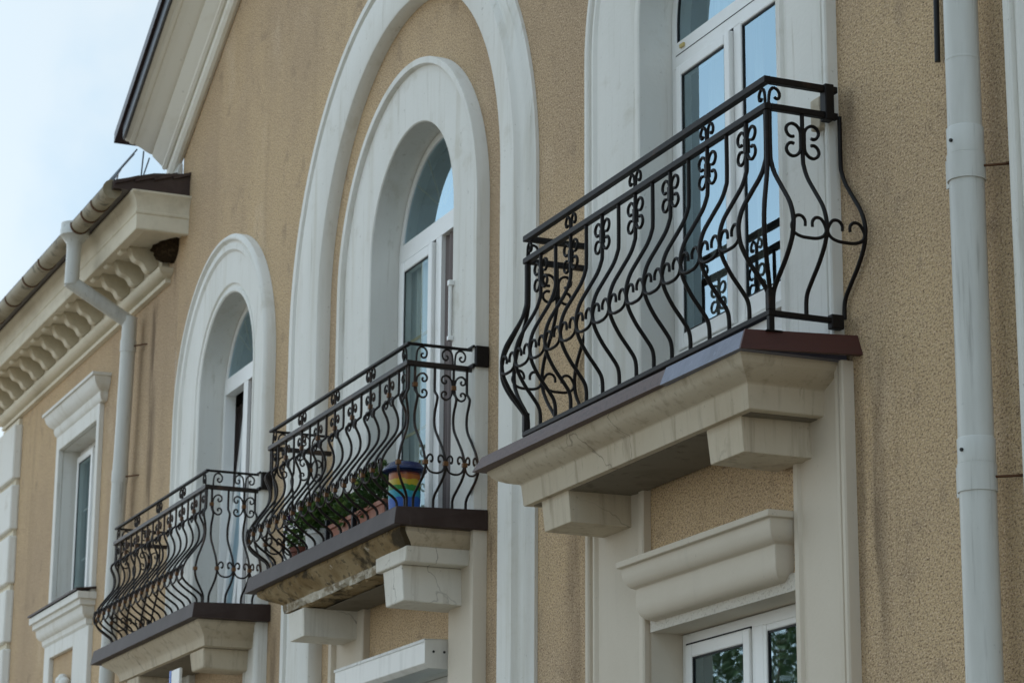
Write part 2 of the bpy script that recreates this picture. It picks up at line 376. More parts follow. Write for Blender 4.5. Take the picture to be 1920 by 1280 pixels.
def spline(pts, per=5):
    P = [Vector(p) for p in pts]; out = []
    for i in range(len(P) - 1):
        a, b, c, d = P[max(i-1, 0)], P[i], P[i+1], P[min(i+2, len(P)-1)]
        for k in range(per):
            t = k/per
            out.append(.5*((2*b) + (c - a)*t + (2*a - 5*b + 4*c - d)*t*t + (3*b - a - 3*c + d)*t**3))
    out.append(P[-1]); return out

def dup(o, dx=0, dy=0, dz=0, parent=None):
    c = o.copy(); link(c); c.parent = parent if parent is not None else o.parent
    c.location = Vector(o.location) + Vector((dx, dy, dz)); return c

# arch outline: up the left side, round the arch, down the right side
def arch(xl, xr, zb, zs, n=56, h=None):
    cx, r = (xl + xr)/2, (xr - xl)/2; h = h or r
    return [(xl, zb), (xl, (zb+zs)/2)] + [(cx - r*math.cos(math.pi*k/n), zs + h*math.sin(math.pi*k/n)) for k in range(n+1)] + [(xr, (zb+zs)/2), (xr, zb)]

def ring(mb, O, I, prof):                                  # prof: (t, y): t = 0 on the outer outline, 1 on the inner one
    rows = [[(o[0]*(1-t) + i[0]*t, y, o[1]*(1-t) + i[1]*t) for o, i in zip(O, I)] for t, y in prof]
    return mb.grid(rows)

def slab_panel(mb, outline, y):                            # flat face from an (x, z) outline
    return mb.poly([(x, y, z) for x, z in outline])

# ================================================================= SETTING
g = MB(); g.poly([(-400, -400, 0), (400, -400, 0), (400, 400, 0), (-400, 400, 0)])
gr = g.build('ground', M['ground'], kind='structure')

# ================================================================= GABLED BUILDING
bld = thing('gabled_building', 'beige roughcast building with white arched window surrounds under a big sloping gable cornice', 'building', (-13.3, 0, 0))
RX, RZ, SL = -18.3, 7.79, 0.575                             # foot of the raking cornice and its slope
PX = -13.3                                                  # gable peak
PZ = RZ + SL*(PX - RX)
WX1 = -4.0

# arches: outer and inner outlines on the wall
ZS = 5.86
o1, i1 = (-10.745, -8.435), (-10.165, -8.865)               # balcony door nearest the camera
ZS1 = 6.06; ZS3 = 5.79
o2, i2 = (-14.27, -12.045), (-13.765, -12.455)                 # middle
O2b, I2b = (-15.28, -11.395), (-14.595, -11.73)               # big blind arch round the middle one
o3, i3 = (-17.88, -15.67), (-17.28, -16.02)               # farthest
def mid(a, b): return ((a[0]+b[0])/2, (a[1]+b[1])/2)

holes = [arch(mid(o1, i1)[0], mid(o1, i1)[1], 4.20, ZS1, 40),
         arch(mid(o2, i2)[0], mid(o2, i2)[1], 4.16, ZS, 40),
         arch(mid(o3, i3)[0], mid(o3, i3)[1], 4.18, ZS3, 40),
         [(-10.13, 1.9), (-10.13, 3.225), (-8.815, 3.225), (-8.815, 1.9)],
         [(-13.75, 1.9), (-13.75, 3.36), (-12.49, 3.36), (-12.49, 1.9)]]
outer = [(-18.10, 0), (-18.10, RZ + SL*(-18.10-RX) + .1), (PX, PZ + .1), (-8.5, RZ + .1), (-8.5, 7.6), (WX1, 7.6), (WX1, 0)]
bm = bmesh.new(); edges = []
for lp in [outer] + holes:
    vs = [bm.verts.new((x + 13.3, 0, z)) for x, z in lp]
    edges += [bm.edges.new((vs[i], vs[(i+1) % len(vs)])) for i in range(len(vs))]
bmesh.ops.triangle_fill(bm, use_beauty=True, use_dissolve=False, edges=edges, normal=(0, -1, 0))
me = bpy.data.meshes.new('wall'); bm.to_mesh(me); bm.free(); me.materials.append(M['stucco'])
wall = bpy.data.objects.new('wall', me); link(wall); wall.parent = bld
sb = MB()                                                   # the building's depth: flank and back walls
sb.poly([(-18.10, 0.002, 0), (-18.10, 9, 0), (-18.10, 9, 7.9), (-18.10, 0.002, 7.9)])
sb.poly([(WX1, .002, 0), (WX1, 9, 0), (WX1, 9, 7.6), (WX1, .002, 7.6)])
sb.poly([(-18.1, 9, 0), (WX1, 9, 0), (WX1, 9, 7.6), (-18.1, 9, 7.6)])
sb.build('side_wall', M['stucco'], bld)
rf = MB()
for sx in (-1, 1):
    x0 = PX + sx*5.15
    z0 = RZ + SL*.15 - .0 + .30 - .085
    rf.hexa([(PX, -.46, PZ + .33), (x0, -.46, PZ + .33 - SL*5.15), (x0, 9.3, PZ + .33 - SL*5.15), (PX, 9.3, PZ + .33),
             (PX, -.46, PZ + .41), (x0, -.46, PZ + .41 - SL*5.15), (x0, 9.3, PZ + .41 - SL*5.15), (PX, 9.3, PZ + .41)])
rf.build('roof', M['roof'], bld)

# raking cornice: profile in (y, height above the rake line), cut off plumb at its foot
gp = [(0, -.035), (-.025, -.05), (-.05, -.045), (-.072, -.02), (-.078, .01), (-.074, .035), (-.088, .038), (-.092, .028), (-.112, .04), (-.116, .058),
      (-.19, .125), (-.197, .142), (-.206, .142), (-.225, .148), (-.25, .160), (-.28, .178), (-.305, .19), (-.325, .196), (-.335, .205), (-.348, .198), (-.372, .204), (-.376, .216), (-.41, .222)]
gcap = [(-.41, .30), (0, .30)]
mbc = MB()
for sx in (-1, 1):
    x0 = PX + sx*(PX - RX)
    rows = [[(x, y, RZ + SL*(PX - RX) - SL*abs(x - PX) + h) for y, h in gp + gcap] for x in (x0, PX)]
    mbc.grid(rows, True, True)
gc_ = mbc.build('gable_cornice', M['gable'], bld, smooth=28)
me_ = MB()
for sx in (-1, 1):
    x0 = PX + sx*(PX - RX - .03)
    pr = [(-.412, .215), (-.432, .200), (-.438, .212), (-.438, .315), (-.412, .318)]
    me_.grid([[(x, y, PZ - SL*abs(x - PX) + h) for y, h in pr] for x in (x0, PX)], True, True)
me_.build('roof_edge', M['edge'], gc_)
mf = MB()                                                   # small zinc flashing where the gable meets the wing roof
mf.hexa([(-18.34, -.11, 7.62), (-18.06, -.09, 7.60), (-18.06, -.005, 7.60), (-18.34, -.005, 7.62), (-18.33, -.04, 7.77), (-18.10, -.03, 7.83), (-18.10, -.005, 7.83), (-18.33, -.005, 7.77)])
mf.build('flashing', M['zinc'], gc_, bevel=.01)

def surround(name, O, I, zb, zs, prof, label, m='trim', zo=None):
    mb = MB(); ring(mb, arch(*O, zb, zo or zs), arch(*I, zb, zs), prof)
    return mb.build(name, M[m], bld, smooth=32, label=label)

pr1 = [(0, .02), (0, -.045), (.012, -.052), (.055, -.052), (.067, -.045), (.07, -.026), (.10, -.026), (.12, -.043), (.16, -.046), (.19, -.032),
       (.80, -.032), (.84, -.024), (.90, -.024), (.92, -.038), (.985, -.040), (1, -.034), (1, .17)]
surround('window_surround', o1, i1, 4.05, ZS1, pr1, 'cracked white moulded surround of the nearest balcony window')
pr2 = [(0, .02), (0, -.066), (.008, -.074), (.105, -.074), (.115, -.068), (.125, -.045), (.985, -.045), (1, -.038), (1, .17)]
surround('window_surround', o2, i2, 4.0, ZS, pr2, 'broad flat white surround of the middle balcony window', zo=5.78)
pr3 = [(0, .02), (.0, -.055), (.03, -.072), (.07, -.080), (.10, -.078), (.115, -.064), (.13, -.055), (.15, -.055), (.19, -.066), (.27, -.066), (.31, -.05),
       (.84, -.05), (.86, -.036), (.90, -.036), (.92, -.05), (.98, -.05), (1, -.042), (1, .17)]
surround('window_surround', o3, i3, .0, ZS3, pr3, 'white moulded surround of the farthest balcony window', zo=5.75)
for (O_, I_, p_, zt_, lb_) in (((-10.74, -8.375), (-10.15, -8.80), pr1, 4.05, 'jamb moulding below the nearest balcony, warm bounce light painted in'), (o2, i2, pr2, 4.0, 'jamb moulding below the middle balcony, warm bounce light painted in')):
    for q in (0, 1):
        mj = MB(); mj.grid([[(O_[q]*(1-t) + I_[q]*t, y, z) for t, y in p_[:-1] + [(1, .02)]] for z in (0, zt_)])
        mj.build('jamb_moulding', M['warm_bounce_low'], bld, smooth=32, label=lb_)
prl = [(0, .02), (0, -.012), (.12, -.046), (.13, -.070), (.24, -.076), (.285, -.036), (.325, -.034), (.335, -.074), (.40, -.084), (.93, -.084), (.965, -.078), (.99, -.055), (1, -.02), (1, .02)]
prr = [.02, -.018, -.036, -.039, -.048, -.052, -.058, -.060, -.084, -.084, -.078, -.055, -.02, .02]
ab = MB(); OO, II = arch(*O2b, 0, 5.74), arch(*I2b, 0, 5.83); nn = len(OO)
ab.grid([[(o[0]*(1-t) + i[0]*t, yl + (yr - yl)*min(1, max(0, (k/(nn-1) - .62)/.22)), o[1]*(1-t) + i[1]*t) for k, (o, i) in enumerate(zip(OO, II))] for (t, yl), yr in zip(prl, prr)])
ab.build('arch_moulding', M['trim'], bld, smooth=32)
# next surround, cut by the right edge of the photograph
ring_r = MB(); ring(ring_r, arch(-7.205, -4.9, 0, ZS1), arch(-6.63, -5.33, 0, ZS1), pr1[:-1] + [(1, -.02)])
ring_r.build('window_surround', M['trim'], bld, smooth=32, label='white window surround right of the near downpipe')
pb = MB(); pb.poly([(x, -.004, z) for x, z in arch(-6.7, -5.2, .5, ZS1, 24)]); pb.build('infill_panel', M['trim'], bld)

def frame_rect(mb, x0, x1, z0, z1, w, y0, y1, ws=None):
    mb.box(x0, x0 + w, y0, y1, z0, z1); mb.box(x1 - w, x1, y0, y1, z0, z1)
    mb.box(x0 + w, x1 - w, y0 + .001, y1, z1 - w, z1); mb.box(x0 + w, x1 - w, y0 + .001, y1, z0, z0 + (ws or w))

def room(parent, x0, x1, z0, z1, depth=1.6):
    mb = MB(); y0 = .26
    mb.poly([(x0, y0 + depth, z0), (x1, y0 + depth, z0), (x1, y0 + depth, z1), (x0, y0 + depth, z1)])
    mb.poly([(x0, y0, z0), (x0, y0 + depth, z0), (x0, y0 + depth, z1), (x0, y0, z1)])
    mb.poly([(x1, y0, z0), (x1, y0 + depth, z0), (x1, y0 + depth, z1), (x1, y0, z1)])
    mb.poly([(x0, y0, z0), (x1, y0, z0), (x1, y0 + depth, z0), (x0, y0 + depth, z0)])
    mb.poly([(x0, y0, z1), (x1, y0, z1), (x1, y0 + depth, z1), (x0, y0 + depth, z1)])
    return mb.build('room', M['room'], parent)

def drape(parent, x0, x1, y, z0, z1, m, amp=.018, wl_=.09, name='curtain'):
    n = int((x1 - x0)/.012); xs = [x0 + (x1-x0)*k/n for k in range(n+1)]
    ys = [y + amp*math.sin(2*math.pi*(x - x0)/wl_ + 1.1*math.sin(5*x)) for x in xs]
    mb = MB(); mb.grid([[(x, yy, z) for x, yy in zip(xs, ys)] for z in (z0, z1)])
    return mb.build(name, M[m], parent, smooth=80)

def arched_window(I, zs, zb, zt0, zt1, mx0, mx1, label):
    """frame ring, transom and mullion as one frame part; panes, sashes, curtains below it"""
    xl, xr = I[0] + .004, I[1] - .004
    fr = MB(); ring(fr, arch(xl, xr, zb, zs), arch(xl + .045, xr - .045, zb, zs), [(0, .21), (0, .134), (.95, .134), (1, .141), (1, .21)])
    fr.box(xl + .03, xr - .03, .130, .20, zt0, zt1)
    fr.box(mx0, mx1, .1315, .20, zb, zt0)
    fr.box(xl + .03, xr - .03, .133, .20, zb - .03, zb + .04)
    w = fr.build('arched_window', M['pvc'], bld, smooth=30, label=label)
    # light in the arch
    pts = [(x, z) for x, z in arch(xl + .04, xr - .04, zt1 - .02, zs, 40) if z >= zt1 - .021]
    pts = [(xl + .04, zt1 - .02)] + [p for p in pts if p[1] > zt1] + [(xr - .04, zt1 - .02)]
    p = MB(); slab_panel(p, pts, .145); p.build('pane', M['glass'], w)
    ns = MB(); ring(ns, arch(xl + .044, xr - .044, zt1, max(zs, zt1)), arch(xl + .052, xr - .052, zt1, max(zs, zt1)), [(0, .139), (1, .139), (1, .15)])
    ns.build('seal', M['seal'], w, smooth=30)
    room(w, xl - .6, xr + .25, zb - .05, zs + .62)
    return w, xl, xr

def sash(w, x0, x1, z0, z1, wdt=.052, y=.108, name='sash', glass='glass', bottom=None):
    fr = MB(); frame_rect(fr, x0, x1, z0, z1, wdt, y, y + .055, bottom)
    s = fr.build(name, M['pvc'], w, bevel=.006)
    if glass:
        zb_ = z0 + (bottom or wdt)
        p = MB(); p.poly([(x0 + wdt - .005, y + .012, zb_ - .005), (x1 - wdt + .005, y + .012, zb_ - .005), (x1 - wdt + .005, y + .012, z1 - wdt + .005), (x0 + wdt - .005, y + .012, z1 - wdt + .005)])
        p.build('pane', M[glass], w)
        sl = MB(); frame_rect(sl, x0 + wdt - .001, x1 - wdt + .001, zb_ - .001, z1 - wdt + .001, .009, y + .006, y + .0115)
        sl.build('seal', M['seal'], w)
    return s

def gap_line(w, x0, x1, z0, z1):                            # shadow gap above and left of an opening sash
    mb = MB(); mb.box(x0 - .008, x0 + .0005, .1285, .16, z0, z1 + .008); mb.box(x0 + .0005, x1, .1287, .16, z1 - .0005, z1 + .0078)
    mb.build('gasket', M['seal'], w)

# nearest window
w1, xl, xr = arched_window(i1, ZS1, 4.20, 5.865, 5.985, -9.548, -9.483, 'white arched balcony window with two tall sky-reflecting panes')
sash(w1, -10.078, -9.552, 4.50, 5.852, .050, bottom=.07); gap_line(w1, -10.078, -9.552, 4.50, 5.852)
sash(w1, -9.480, xr - .04, 4.50, 5.862, .016, y=.122, bottom=.09)
sm2 = MB(); sm2.box(xl + .05, xr - .05, .1285, .14, 5.921, 5.925); sm2.build('seal', M['seal'], w1)
pn = MB(); pn.box(xl + .05, xr - .05, .118, .20, 4.2, 4.455); pn.build('lower_panel', M['pvc'], w1)
sl = MB(); sl.box(xl - .0, xr + .0, .085, .21, 4.457, 4.478); sl.build('sill', M['white_metal'], w1)
tb = MB(); tb.box(-10.06, -10.02, .120, .1295, 5.945, 5.962); tb.build('vent_cap', M['yellow_bar'], w1)
drape(w1, xl + .05, -9.60, .30, 4.3, 6.6, 'curtain', .012, .16)
# middle window
w2, xl, xr = arched_window(i2, ZS, 4.12, 5.878, 5.985, -13.155, -13.07, 'white arched middle window with pale net curtain and brass glazing bars')
sash(w2, -13.675, -13.160, 4.16, 5.862, .062, glass='clear'); gap_line(w2, -13.675, -13.160, 4.16, 5.862)
gb_ = MB(); gb_.box(-13.362, -13.346, .124, .131, 4.2, 5.80)
for zz in (5.35, 4.80): gb_.box(-13.62, -13.21, .125, .132, zz, zz + .016)
gb_.build('glazing_bar', M['yellow_bar'], w2)
fb = MB()
for a in (38, 62, 118, 142):
    fb.tube([(-13.12 + .04*math.cos(R(a)), .155, 6.05 + .04*math.sin(R(a))), (-13.12 + .56*math.cos(R(a)), .155, 6.05 + .46*math.sin(R(a)))], .006, 6)
fb.build('glazing_bar', M['yellow_bar'], w2)
drape(w2, xl + .05, -13.17, .19, 4.14, 5.88, 'curtain', .018, .10)
drape(w2, -13.068, xr - .03, .165, 4.14, 5.876, 'brown_curtain', .014, .085, 'blind')
# farthest window, its leaf tilted inwards
w3, xl, xr = arched_window(i3, ZS3, 4.14, 5.842, 5.955, -16.79, -16.69, 'white arched window with its door leaf standing ajar')
lf = MB()
def leafbox(x0, x1, z0, z1):
    def q(x, y, z): return (x, y + .135 + (z - 4.18)*.083, z)
    lf.hexa([q(x0, 0, z0), q(x1, 0, z0), q(x1, .05, z0), q(x0, .05, z0), q(x0, 0, z1), q(x1, 0, z1), q(x1, .05, z1), q(x0, .05, z1)])
LX0, LX1 = -17.225, -16.90
leafbox(LX0, LX0 + .06, 4.2, 5.84); leafbox(LX1 - .06, LX1, 4.2, 5.84); leafbox(LX0 + .06, LX1 - .06, 5.78, 5.84); leafbox(LX0 + .06, LX1 - .06, 4.2, 4.27)
pq = MB(); pq.poly([(x, .16 + (z - 4.18)*.083, z) for x, z in ((LX0 + .055, 4.265), (LX1 - .055, 4.265), (LX1 - .055, 5.785), (LX0 + .055, 5.785))]); pq.build('pane', M['glass'], w3)
lf.build('open_leaf', M['pvc'], w3, bevel=.006)
drape(w3, -17.86, -16.72, .31, 4.16, 5.84, 'mauve', .010, .12)
drape(w3, -16.688, xr - .03, .165, 4.16, 5.84, 'brown_curtain', .012, .085, 'blind')
fb = MB()
for a in (40, 62, 118, 140):
    fb.tube([(-16.7 + .04*math.cos(R(a)), .155, 6.03 + .04*math.sin(R(a))), (-16.7 + .56*math.cos(R(a)), .155, 6.03 + .43*math.sin(R(a)))], .006, 6)
fb.build('glazing_bar', M['yellow_bar'], w3)

# lower window under the nearest balcony
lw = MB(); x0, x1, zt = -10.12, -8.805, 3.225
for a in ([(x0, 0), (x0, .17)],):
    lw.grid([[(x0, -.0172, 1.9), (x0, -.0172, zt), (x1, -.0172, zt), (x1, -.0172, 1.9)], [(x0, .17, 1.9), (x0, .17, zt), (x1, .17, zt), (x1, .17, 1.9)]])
lw.build('window_reveal', M['warm_bounce_low'], bld)
rb_ = MB(); rb_.box(-10.13, -8.805, -.016, -.001, zt + .0015, zt + .072)
rb_.build('plaster_margin', M['rough_white'], bld)
fr = MB(); frame_rect(fr, x0 + .003, x1 - .003, 2.0, zt - .003, .055, .134, .21); fr.box(-9.475, -9.375, .1315, .21, 2.05, zt - .05)
lwin = fr.build('casement_window', M['pvc'], bld, bevel=.005, label='white casement window reflecting trees under the nearest balcony')
sash(lwin, x0 + .055, -9.478, 2.05, zt - .055, .058, y=.120); gap_line(lwin, x0 + .055, -9.478, 2.05, zt - .055)
sash(lwin, -9.372, x1 - .03, 2.05, zt - .055, .03, y=.128)
room(lwin, x0 - .2, x1 + .2, 1.9, 3.4)
# hood over it
hp = [(0.01, 3.268), (-.030, 3.269), (-.052, 3.277), (-.070, 3.292), (-.081, 3.314), (-.0855, 3.34), (-.086, 3.405), (-.088, 3.412), (-.105, 3.42), (-.122, 3.44), (-.131, 3.47), (-.133, 3.505), (-.150, 3.508), (-.152, 3.535), (.01, 3.54)]
def mitred(mb, prof, xl, xr, back=0.0):                     # moulding that returns to the wall at both ends
    rows = []
    ymin = min(y for y, z in prof)
    for y, z in prof:
        d = y - ymin
        rows.append([(xl + d, back, z), (xl + d, min(y, back), z), (xr - d, min(y, back), z), (xr - d, back, z)])
    mb.grid(rows); mb.poly([rows[-1][i] for i in range(4)]); mb.poly([rows[0][i] for i in range(4)]); return mb
hd = MB(); mitred(hd, hp, -10.20, -8.802); hd.build('lintel_hood', M['warm_bounce_low'], bld, smooth=30, bevel=.004)

# lower window under the middle balcony
lw = MB(); x0, x1, zt = -13.74, -12.50, 3.36
lw.grid([[(x0, -.0172, 1.9), (x0, -.0172, zt), (x1, -.0172, zt), (x1, -.0172, 1.9)], [(x0, .17, 1.9), (x0, .17, zt), (x1, .17, zt), (x1, .17, 1.9)]])
lw.build('window_reveal', M['trim'], bld)
fr = MB(); frame_rect(fr, x0 + .003, x1 - .003, 2.0, zt - .003, .055, .12, .18)
lwin = fr.build('casement_window', M['pvc'], bld, label='white window below the roller box')
p = MB(); p.poly([(x0, .16, 2), (x1, .16, 2), (x1, .16, zt), (x0, .16, zt)]); p.build('pane', M['glass'], lwin)
room(lwin, x0 - .2, x1 + .2, 1.9, 3.5)
# ================================================================= WING
wing = thing('building_wing', 'lower beige wing with bracketed white cornice, quoins and a tall rectangular window', 'building', (-21, 0, 0))
WL, WR = -23.98, -18.102
wx = (-21.60, -20.30); wz = (4.90, 6.29)
bm = bmesh.new(); edges = []
for lp in [[(WL, 0), (WL, 7.5), (WR, 7.5), (WR, 0)], [(wx[0] - .03, wz[0]), (wx[0] - .03, wz[1] + .03), (wx[1] + .03, wz[1] + .03), (wx[1] + .03, wz[0])]]:
    vs = [bm.verts.new((x + 21, 0, z)) for x, z in lp]
    edges += [bm.edges.new((vs[i], vs[(i+1) % len(vs)])) for i in range(len(vs))]
bmesh.ops.triangle_fill(bm, use_beauty=True, edges=edges, normal=(0, -1, 0))
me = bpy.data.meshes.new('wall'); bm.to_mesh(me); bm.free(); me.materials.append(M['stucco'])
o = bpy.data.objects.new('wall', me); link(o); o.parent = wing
sb = MB(); sb.poly([(WL, .002, 0), (WL, 8, 0), (WL, 8, 7.5), (WL, .002, 7.5)]); sb.poly([(WL, 8, 0), (WR, 8, 0), (WR, 8, 7.5), (WL, 8, 7.5)])
sb.build('side_wall', M['stucco'], wing)
# roof
rf = MB(); E0, E1 = WL - .6, -17.90
nseg = 7
def roofz(y): return 7.545 + (y + .58)*.21
ys = [-.58 + k*.3 for k in range(28)]
rows = []
xs = [E0 + (E1 - E0)*k/60 for k in range(61)]
for k, y in enumerate(ys):
    rows.append([(x, y, roofz(y) + .018*abs(math.sin(x*9)) + (.028 if k % 2 else 0)) for x in xs])
rf.grid(rows); rf.grid([[(x, -.58, 7.498) for x in xs], rows[0]])
rf.grid([[(E1, y, 7.497) for y in ys], [r[-1] for r in rows]])
for k in range(4):
    y0_, y1_ = -.57 + .145*k, -.57 + .145*(k+1) + .03
    rf.hexa([(E1 - .3, y0_, roofz(y0_) - .005), (E1 + .02, y0_, roofz(y0_) - .018), (E1 + .02, y1_, roofz(y1_) + .004), (E1 - .3, y1_, roofz(y1_) + .012), (E1 - .3, y0_, roofz(y0_) + .010), (E1 + .02, y0_, roofz(y0_) + .004), (E1 + .02, y1_, roofz(y1_) + .030), (E1 - .3, y1_, roofz(y1_) + .034)])
rf.poly([(E0, -.58, 7.498), (E1, -.58, 7.498), (E1, .1, 7.498), (E0, .1, 7.498)])
rf.build('roof', M['roof'], wing, smooth=40)
# cornice: corona with mitred end return, then frieze and string course
cp = [(0.0, 7.245), (-.31, 7.245), (-.315, 7.216), (-.395, 7.206), (-.40, 7.214), (-.40, 7.322), (-.408, 7.328), (-.41, 7.343), (-.40, 7.350), (-.402, 7.365),
      (-.405, 7.39), (-.410, 7.41), (-.42, 7.435), (-.435, 7.46), (-.45, 7.478), (-.45, 7.492), (0, 7.495)]
cm = MB(); mitred(cm, cp, WL - .45, -17.845)
corn = cm.build('cornice', M['cream'], wing, smooth=30)
fz = MB(); fz.box(WL - .05, -18.40, -.06, .005, 7.02, 7.246)
fz.build('frieze', M['cream'], wing, bevel=.006)
sp = [(0, 6.945), (-.04, 6.947), (-.045, 6.972), (-.03, 6.977), (-.035, 6.985), (-.06, 6.992), (-.095, 7.010), (-.108, 7.028), (-.11, 7.050), (-.07, 7.058), (0, 7.059)]
sm = MB(); mitred(sm, sp, WL - .10, -18.27); sm.build('string_course', M['cream'], wing, smooth=35)
# scrolled modillions
mp_ = [(-.06, 7.246), (-.358, 7.246), (-.362, 7.196), (-.338, 7.183), (-.308, 7.196), (-.296, 7.222), (-.278, 7.214), (-.262, 7.170), (-.235, 7.140), (-.20, 7.130), (-.175, 7.112), (-.155, 7.078), (-.128, 7.062), (-.098, 7.066), (-.08, 7.09), (-.06, 7.10)]
sm_ = spline([(y, z, 0) for y, z in mp_[2:]], 3)
prof = [(p.x, p.y) for p in sm_]
prof = [mp_[0], mp_[1]] + prof
md = MB(); md.grid([[(x, y, z) for y, z in prof] for x in (-18.585, -18.49)], True, True)
mo = md.build('modillion', M['cream'], wing, smooth=40, bevel=.008)
for k in range(1, 14): dup(mo, dx=-.4155*k)
# quoins
qz = [2.85, 3.34, 3.83, 4.32, 4.815, 5.355, 5.855, 6.33, 6.90]
for a, b in zip(qz[:-1], qz[1:]):
    q = MB(); q.hexa([(WL - .05, -.075, a + .03), (-23.29, -.075, a + .03), (-23.27, 0.0, a + .03), (WL - .05, .4, a + .03), (WL - .05, -.075, b - .03), (-23.29, -.075, b - .03), (-23.27, 0, b - .03), (WL - .05, .4, b - .03)])
    q.build('quoin', M['trim'], wing, bevel=.015)
qb = MB(); qb.box(WL - .02, -23.31, -.03, .39, 0, 6.93); qb.build('quoin_backing', M['cream'], wing)
# its window
wr = MB(); a, b, c, d = wx[0], wx[1], wz[0] - .1, wz[1]
wr.grid([[(a, .0045, c), (a, .0045, d), (b, .0045, d), (b, .0045, c)], [(a, .17, c), (a, .17, d), (b, .17, d), (b, .17, c)]])
wr.build('window_reveal', M['trim'], wing)
ws = MB()
ws.box(a - .10, a, -.04, .004, c, 6.42); ws.box(b, b + .085, -.04, .004, c, 6.42); ws.box(a, b, -.0395, .004, d, 6.42)
ws.build('window_surround', M['trim'], wing, bevel=.006)
fr = MB(); frame_rect(fr, a + .003, b - .003, c, d - .003, .06, .15, .21); fr.box(-20.99, -20.92, .148, .2, c, d - .05)
ww = fr.build('tall_window', M['pvc'], wing, bevel=.005)
sash(ww, a + .07, -20.995, c + .03, d - .07, .055, glass='clear'); gap_line(ww, a + .07, -20.995, c + .03, d - .07)
sash(ww, -20.915, b - .06, c + .03, d - .07, .04, y=.155, glass='clear')
room(ww, a - .2, b + .2, c, d + .15); drape(ww, a + .05, b - .05, .23, c, d, 'curtain', .018, .12)
gb_ = MB()
for zz in (5.75, 5.32): gb_.box(a + .12, b - .08, .174, .182, zz, zz + .014)
gb_.build('glazing_bar', M['pvc'], ww)
h2 = [(0, 6.415), (-.04, 6.416), (-.055, 6.43), (-.065, 6.46), (-.066, 6.49), (-.08, 6.50), (-.10, 6.515), (-.125, 6.55), (-.135, 6.585), (-.138, 6.60), (-.155, 6.604), (-.156, 6.628), (0, 6.64)]
hm = MB(); mitred(hm, h2, -21.80, -20.02); hm.build('window_hood', M['trim'], wing, smooth=30)
h3 = [(0, 4.60), (-.035, 4.602), (-.05, 4.62), (-.055, 4.66), (-.075, 4.67), (-.095, 4.70), (-.10, 4.75), (-.125, 4.76), (-.128, 4.80), (-.15, 4.806), (-.152, 4.86), (0, 4.885)]
hm = MB(); mitred(hm, h3, -21.90, -20.18); hm.build('window_sill', M['trim'], wing, smooth=30)
ss = MB(); ss.hexa([(-21.91, -.165, 4.868), (-20.19, -.165, 4.868), (-20.19, .15, 4.91), (-21.91, .15, 4.91), (-21.91, -.165, 4.885), (-20.19, -.165, 4.885), (-20.19, .15, 4.925), (-21.91, .15, 4.925)])
ss.build('sill_flashing', M['flash'], wing)
ap = MB(); ap.box(-21.75, -21.56, -.04, .004, 3.4, 4.60); ap.box(-20.74, -20.24, -.04, .004, 3.4, 4.60); ap.box(-21.56, -20.74, -.0395, .004, 4.49, 4.60)
ap.build('apron_frame', M['trim'], wing, bevel=.006)
orn = MB()
for k in range(9):
    an = 2*math.pi*k/9
    orn.tube(spline([(-21.0, -.02, 4.14), (-21.0 + .09*math.cos(an), -.055, 4.14 + .09*math.sin(an)), (-21.0 + .17*math.cos(an), -.03, 4.14 + .15*math.sin(an))], 4), [.02]*4 + [.045]*3 + [.03, .01], 8)
orn.lathe([(0.001, .0), (.06, .01), (.075, .03), (.04, .05), (.001, .055)], -21.0, -.04, 4.11, 14)
orn.build('rosette', M['trim'], wing, smooth=60)
# gutter along the eaves
def half_round(mb, x0, x1, y, z, r, t=.006, a0=175, a1=375):
    arcs = [(y + r*math.cos(R(a)), z + r*math.sin(R(a))) for a in range(a0, a1 + 1, 10)]
    arci = [(y + (r-t)*math.cos(R(a)), z + (r-t)*math.sin(R(a))) for a in range(a1, a0 - 1, -10)]
    mb.grid([[(x, p, q) for p, q in arcs + arci] for x in (x0, x1)], True, True)
gu = MB(); half_round(gu, WL - .6, -17.97, -.575, 7.505, .070)
gutter = gu.build('gutter', M['gutter'], wing, smooth=50)
ec = MB(); ec.grid([[(x, -.575 + .072*math.cos(R(a)), 7.505 + .072*math.sin(R(a))) for a in range(0, 360, 12)] for x in (-17.975, -17.958)], True, True)
ec.build('end_cap', M['gutter'], gutter)
st = MB(); half_round(st, -18.33, -18.305, -.575, 7.505, .077, .008)
so = st.build('strap', M['rust'], gutter, smooth=50)
for x in (-.30, -.62, -1.72, -2.28, -2.95, -3.6, -4.3, -5.0): dup(so, dx=x)
# snow guard: two rails on posts along the eaves
sg = MB()
for dy, dz in ((-.38, 7.868), (-.40, 7.83)): sg.tube([(WL - .5, dy, dz), (-18.05, dy, dz)], .006, 6)
for x in [-18.5 - .42*k for k in range(14)]: sg.tube([(x, -.44, 7.56), (x, -.40, 7.83), (x, -.375, 7.872)], .006, 6)
sg.tube([(-18.42, -.54, 7.55), (-18.42, -.50, 7.66), (-18.44, -.40, 7.83)], .010, 6)
sg.tube([(-18.06, -.34, 7.60), (-18.0, -.34, 7.846)], .006, 6); sg.tube([(-18.06, -.34, 7.60), (-17.75, -.36, 7.71)], .006, 6)
sg.build('snow_guard', M['wire'], wing, smooth=60)

nb = MB(); random.seed(3)
rows = []
for i in range(9):
    t = i/8; z = 7.285 - .20*t; rr = .13*math.sqrt(max(0, 1 - t**2.2)) + .012
    rows.append([(-18.27 + rr*1.05*math.cos(2*math.pi*k/18)*random.uniform(.88, 1.1), -.004 - abs(rr*math.sin(math.pi*k/17)) * random.uniform(.85, 1.1), z + random.uniform(-.008, .008)) for k in range(18)])
nb.grid(rows, True, True)
no = nb.build('bird_nest', M['nest'], None, smooth=70)
no['label'] = 'dark mud bird nest tucked under the end of the bracketed cornice'; no['category'] = 'bird nest'

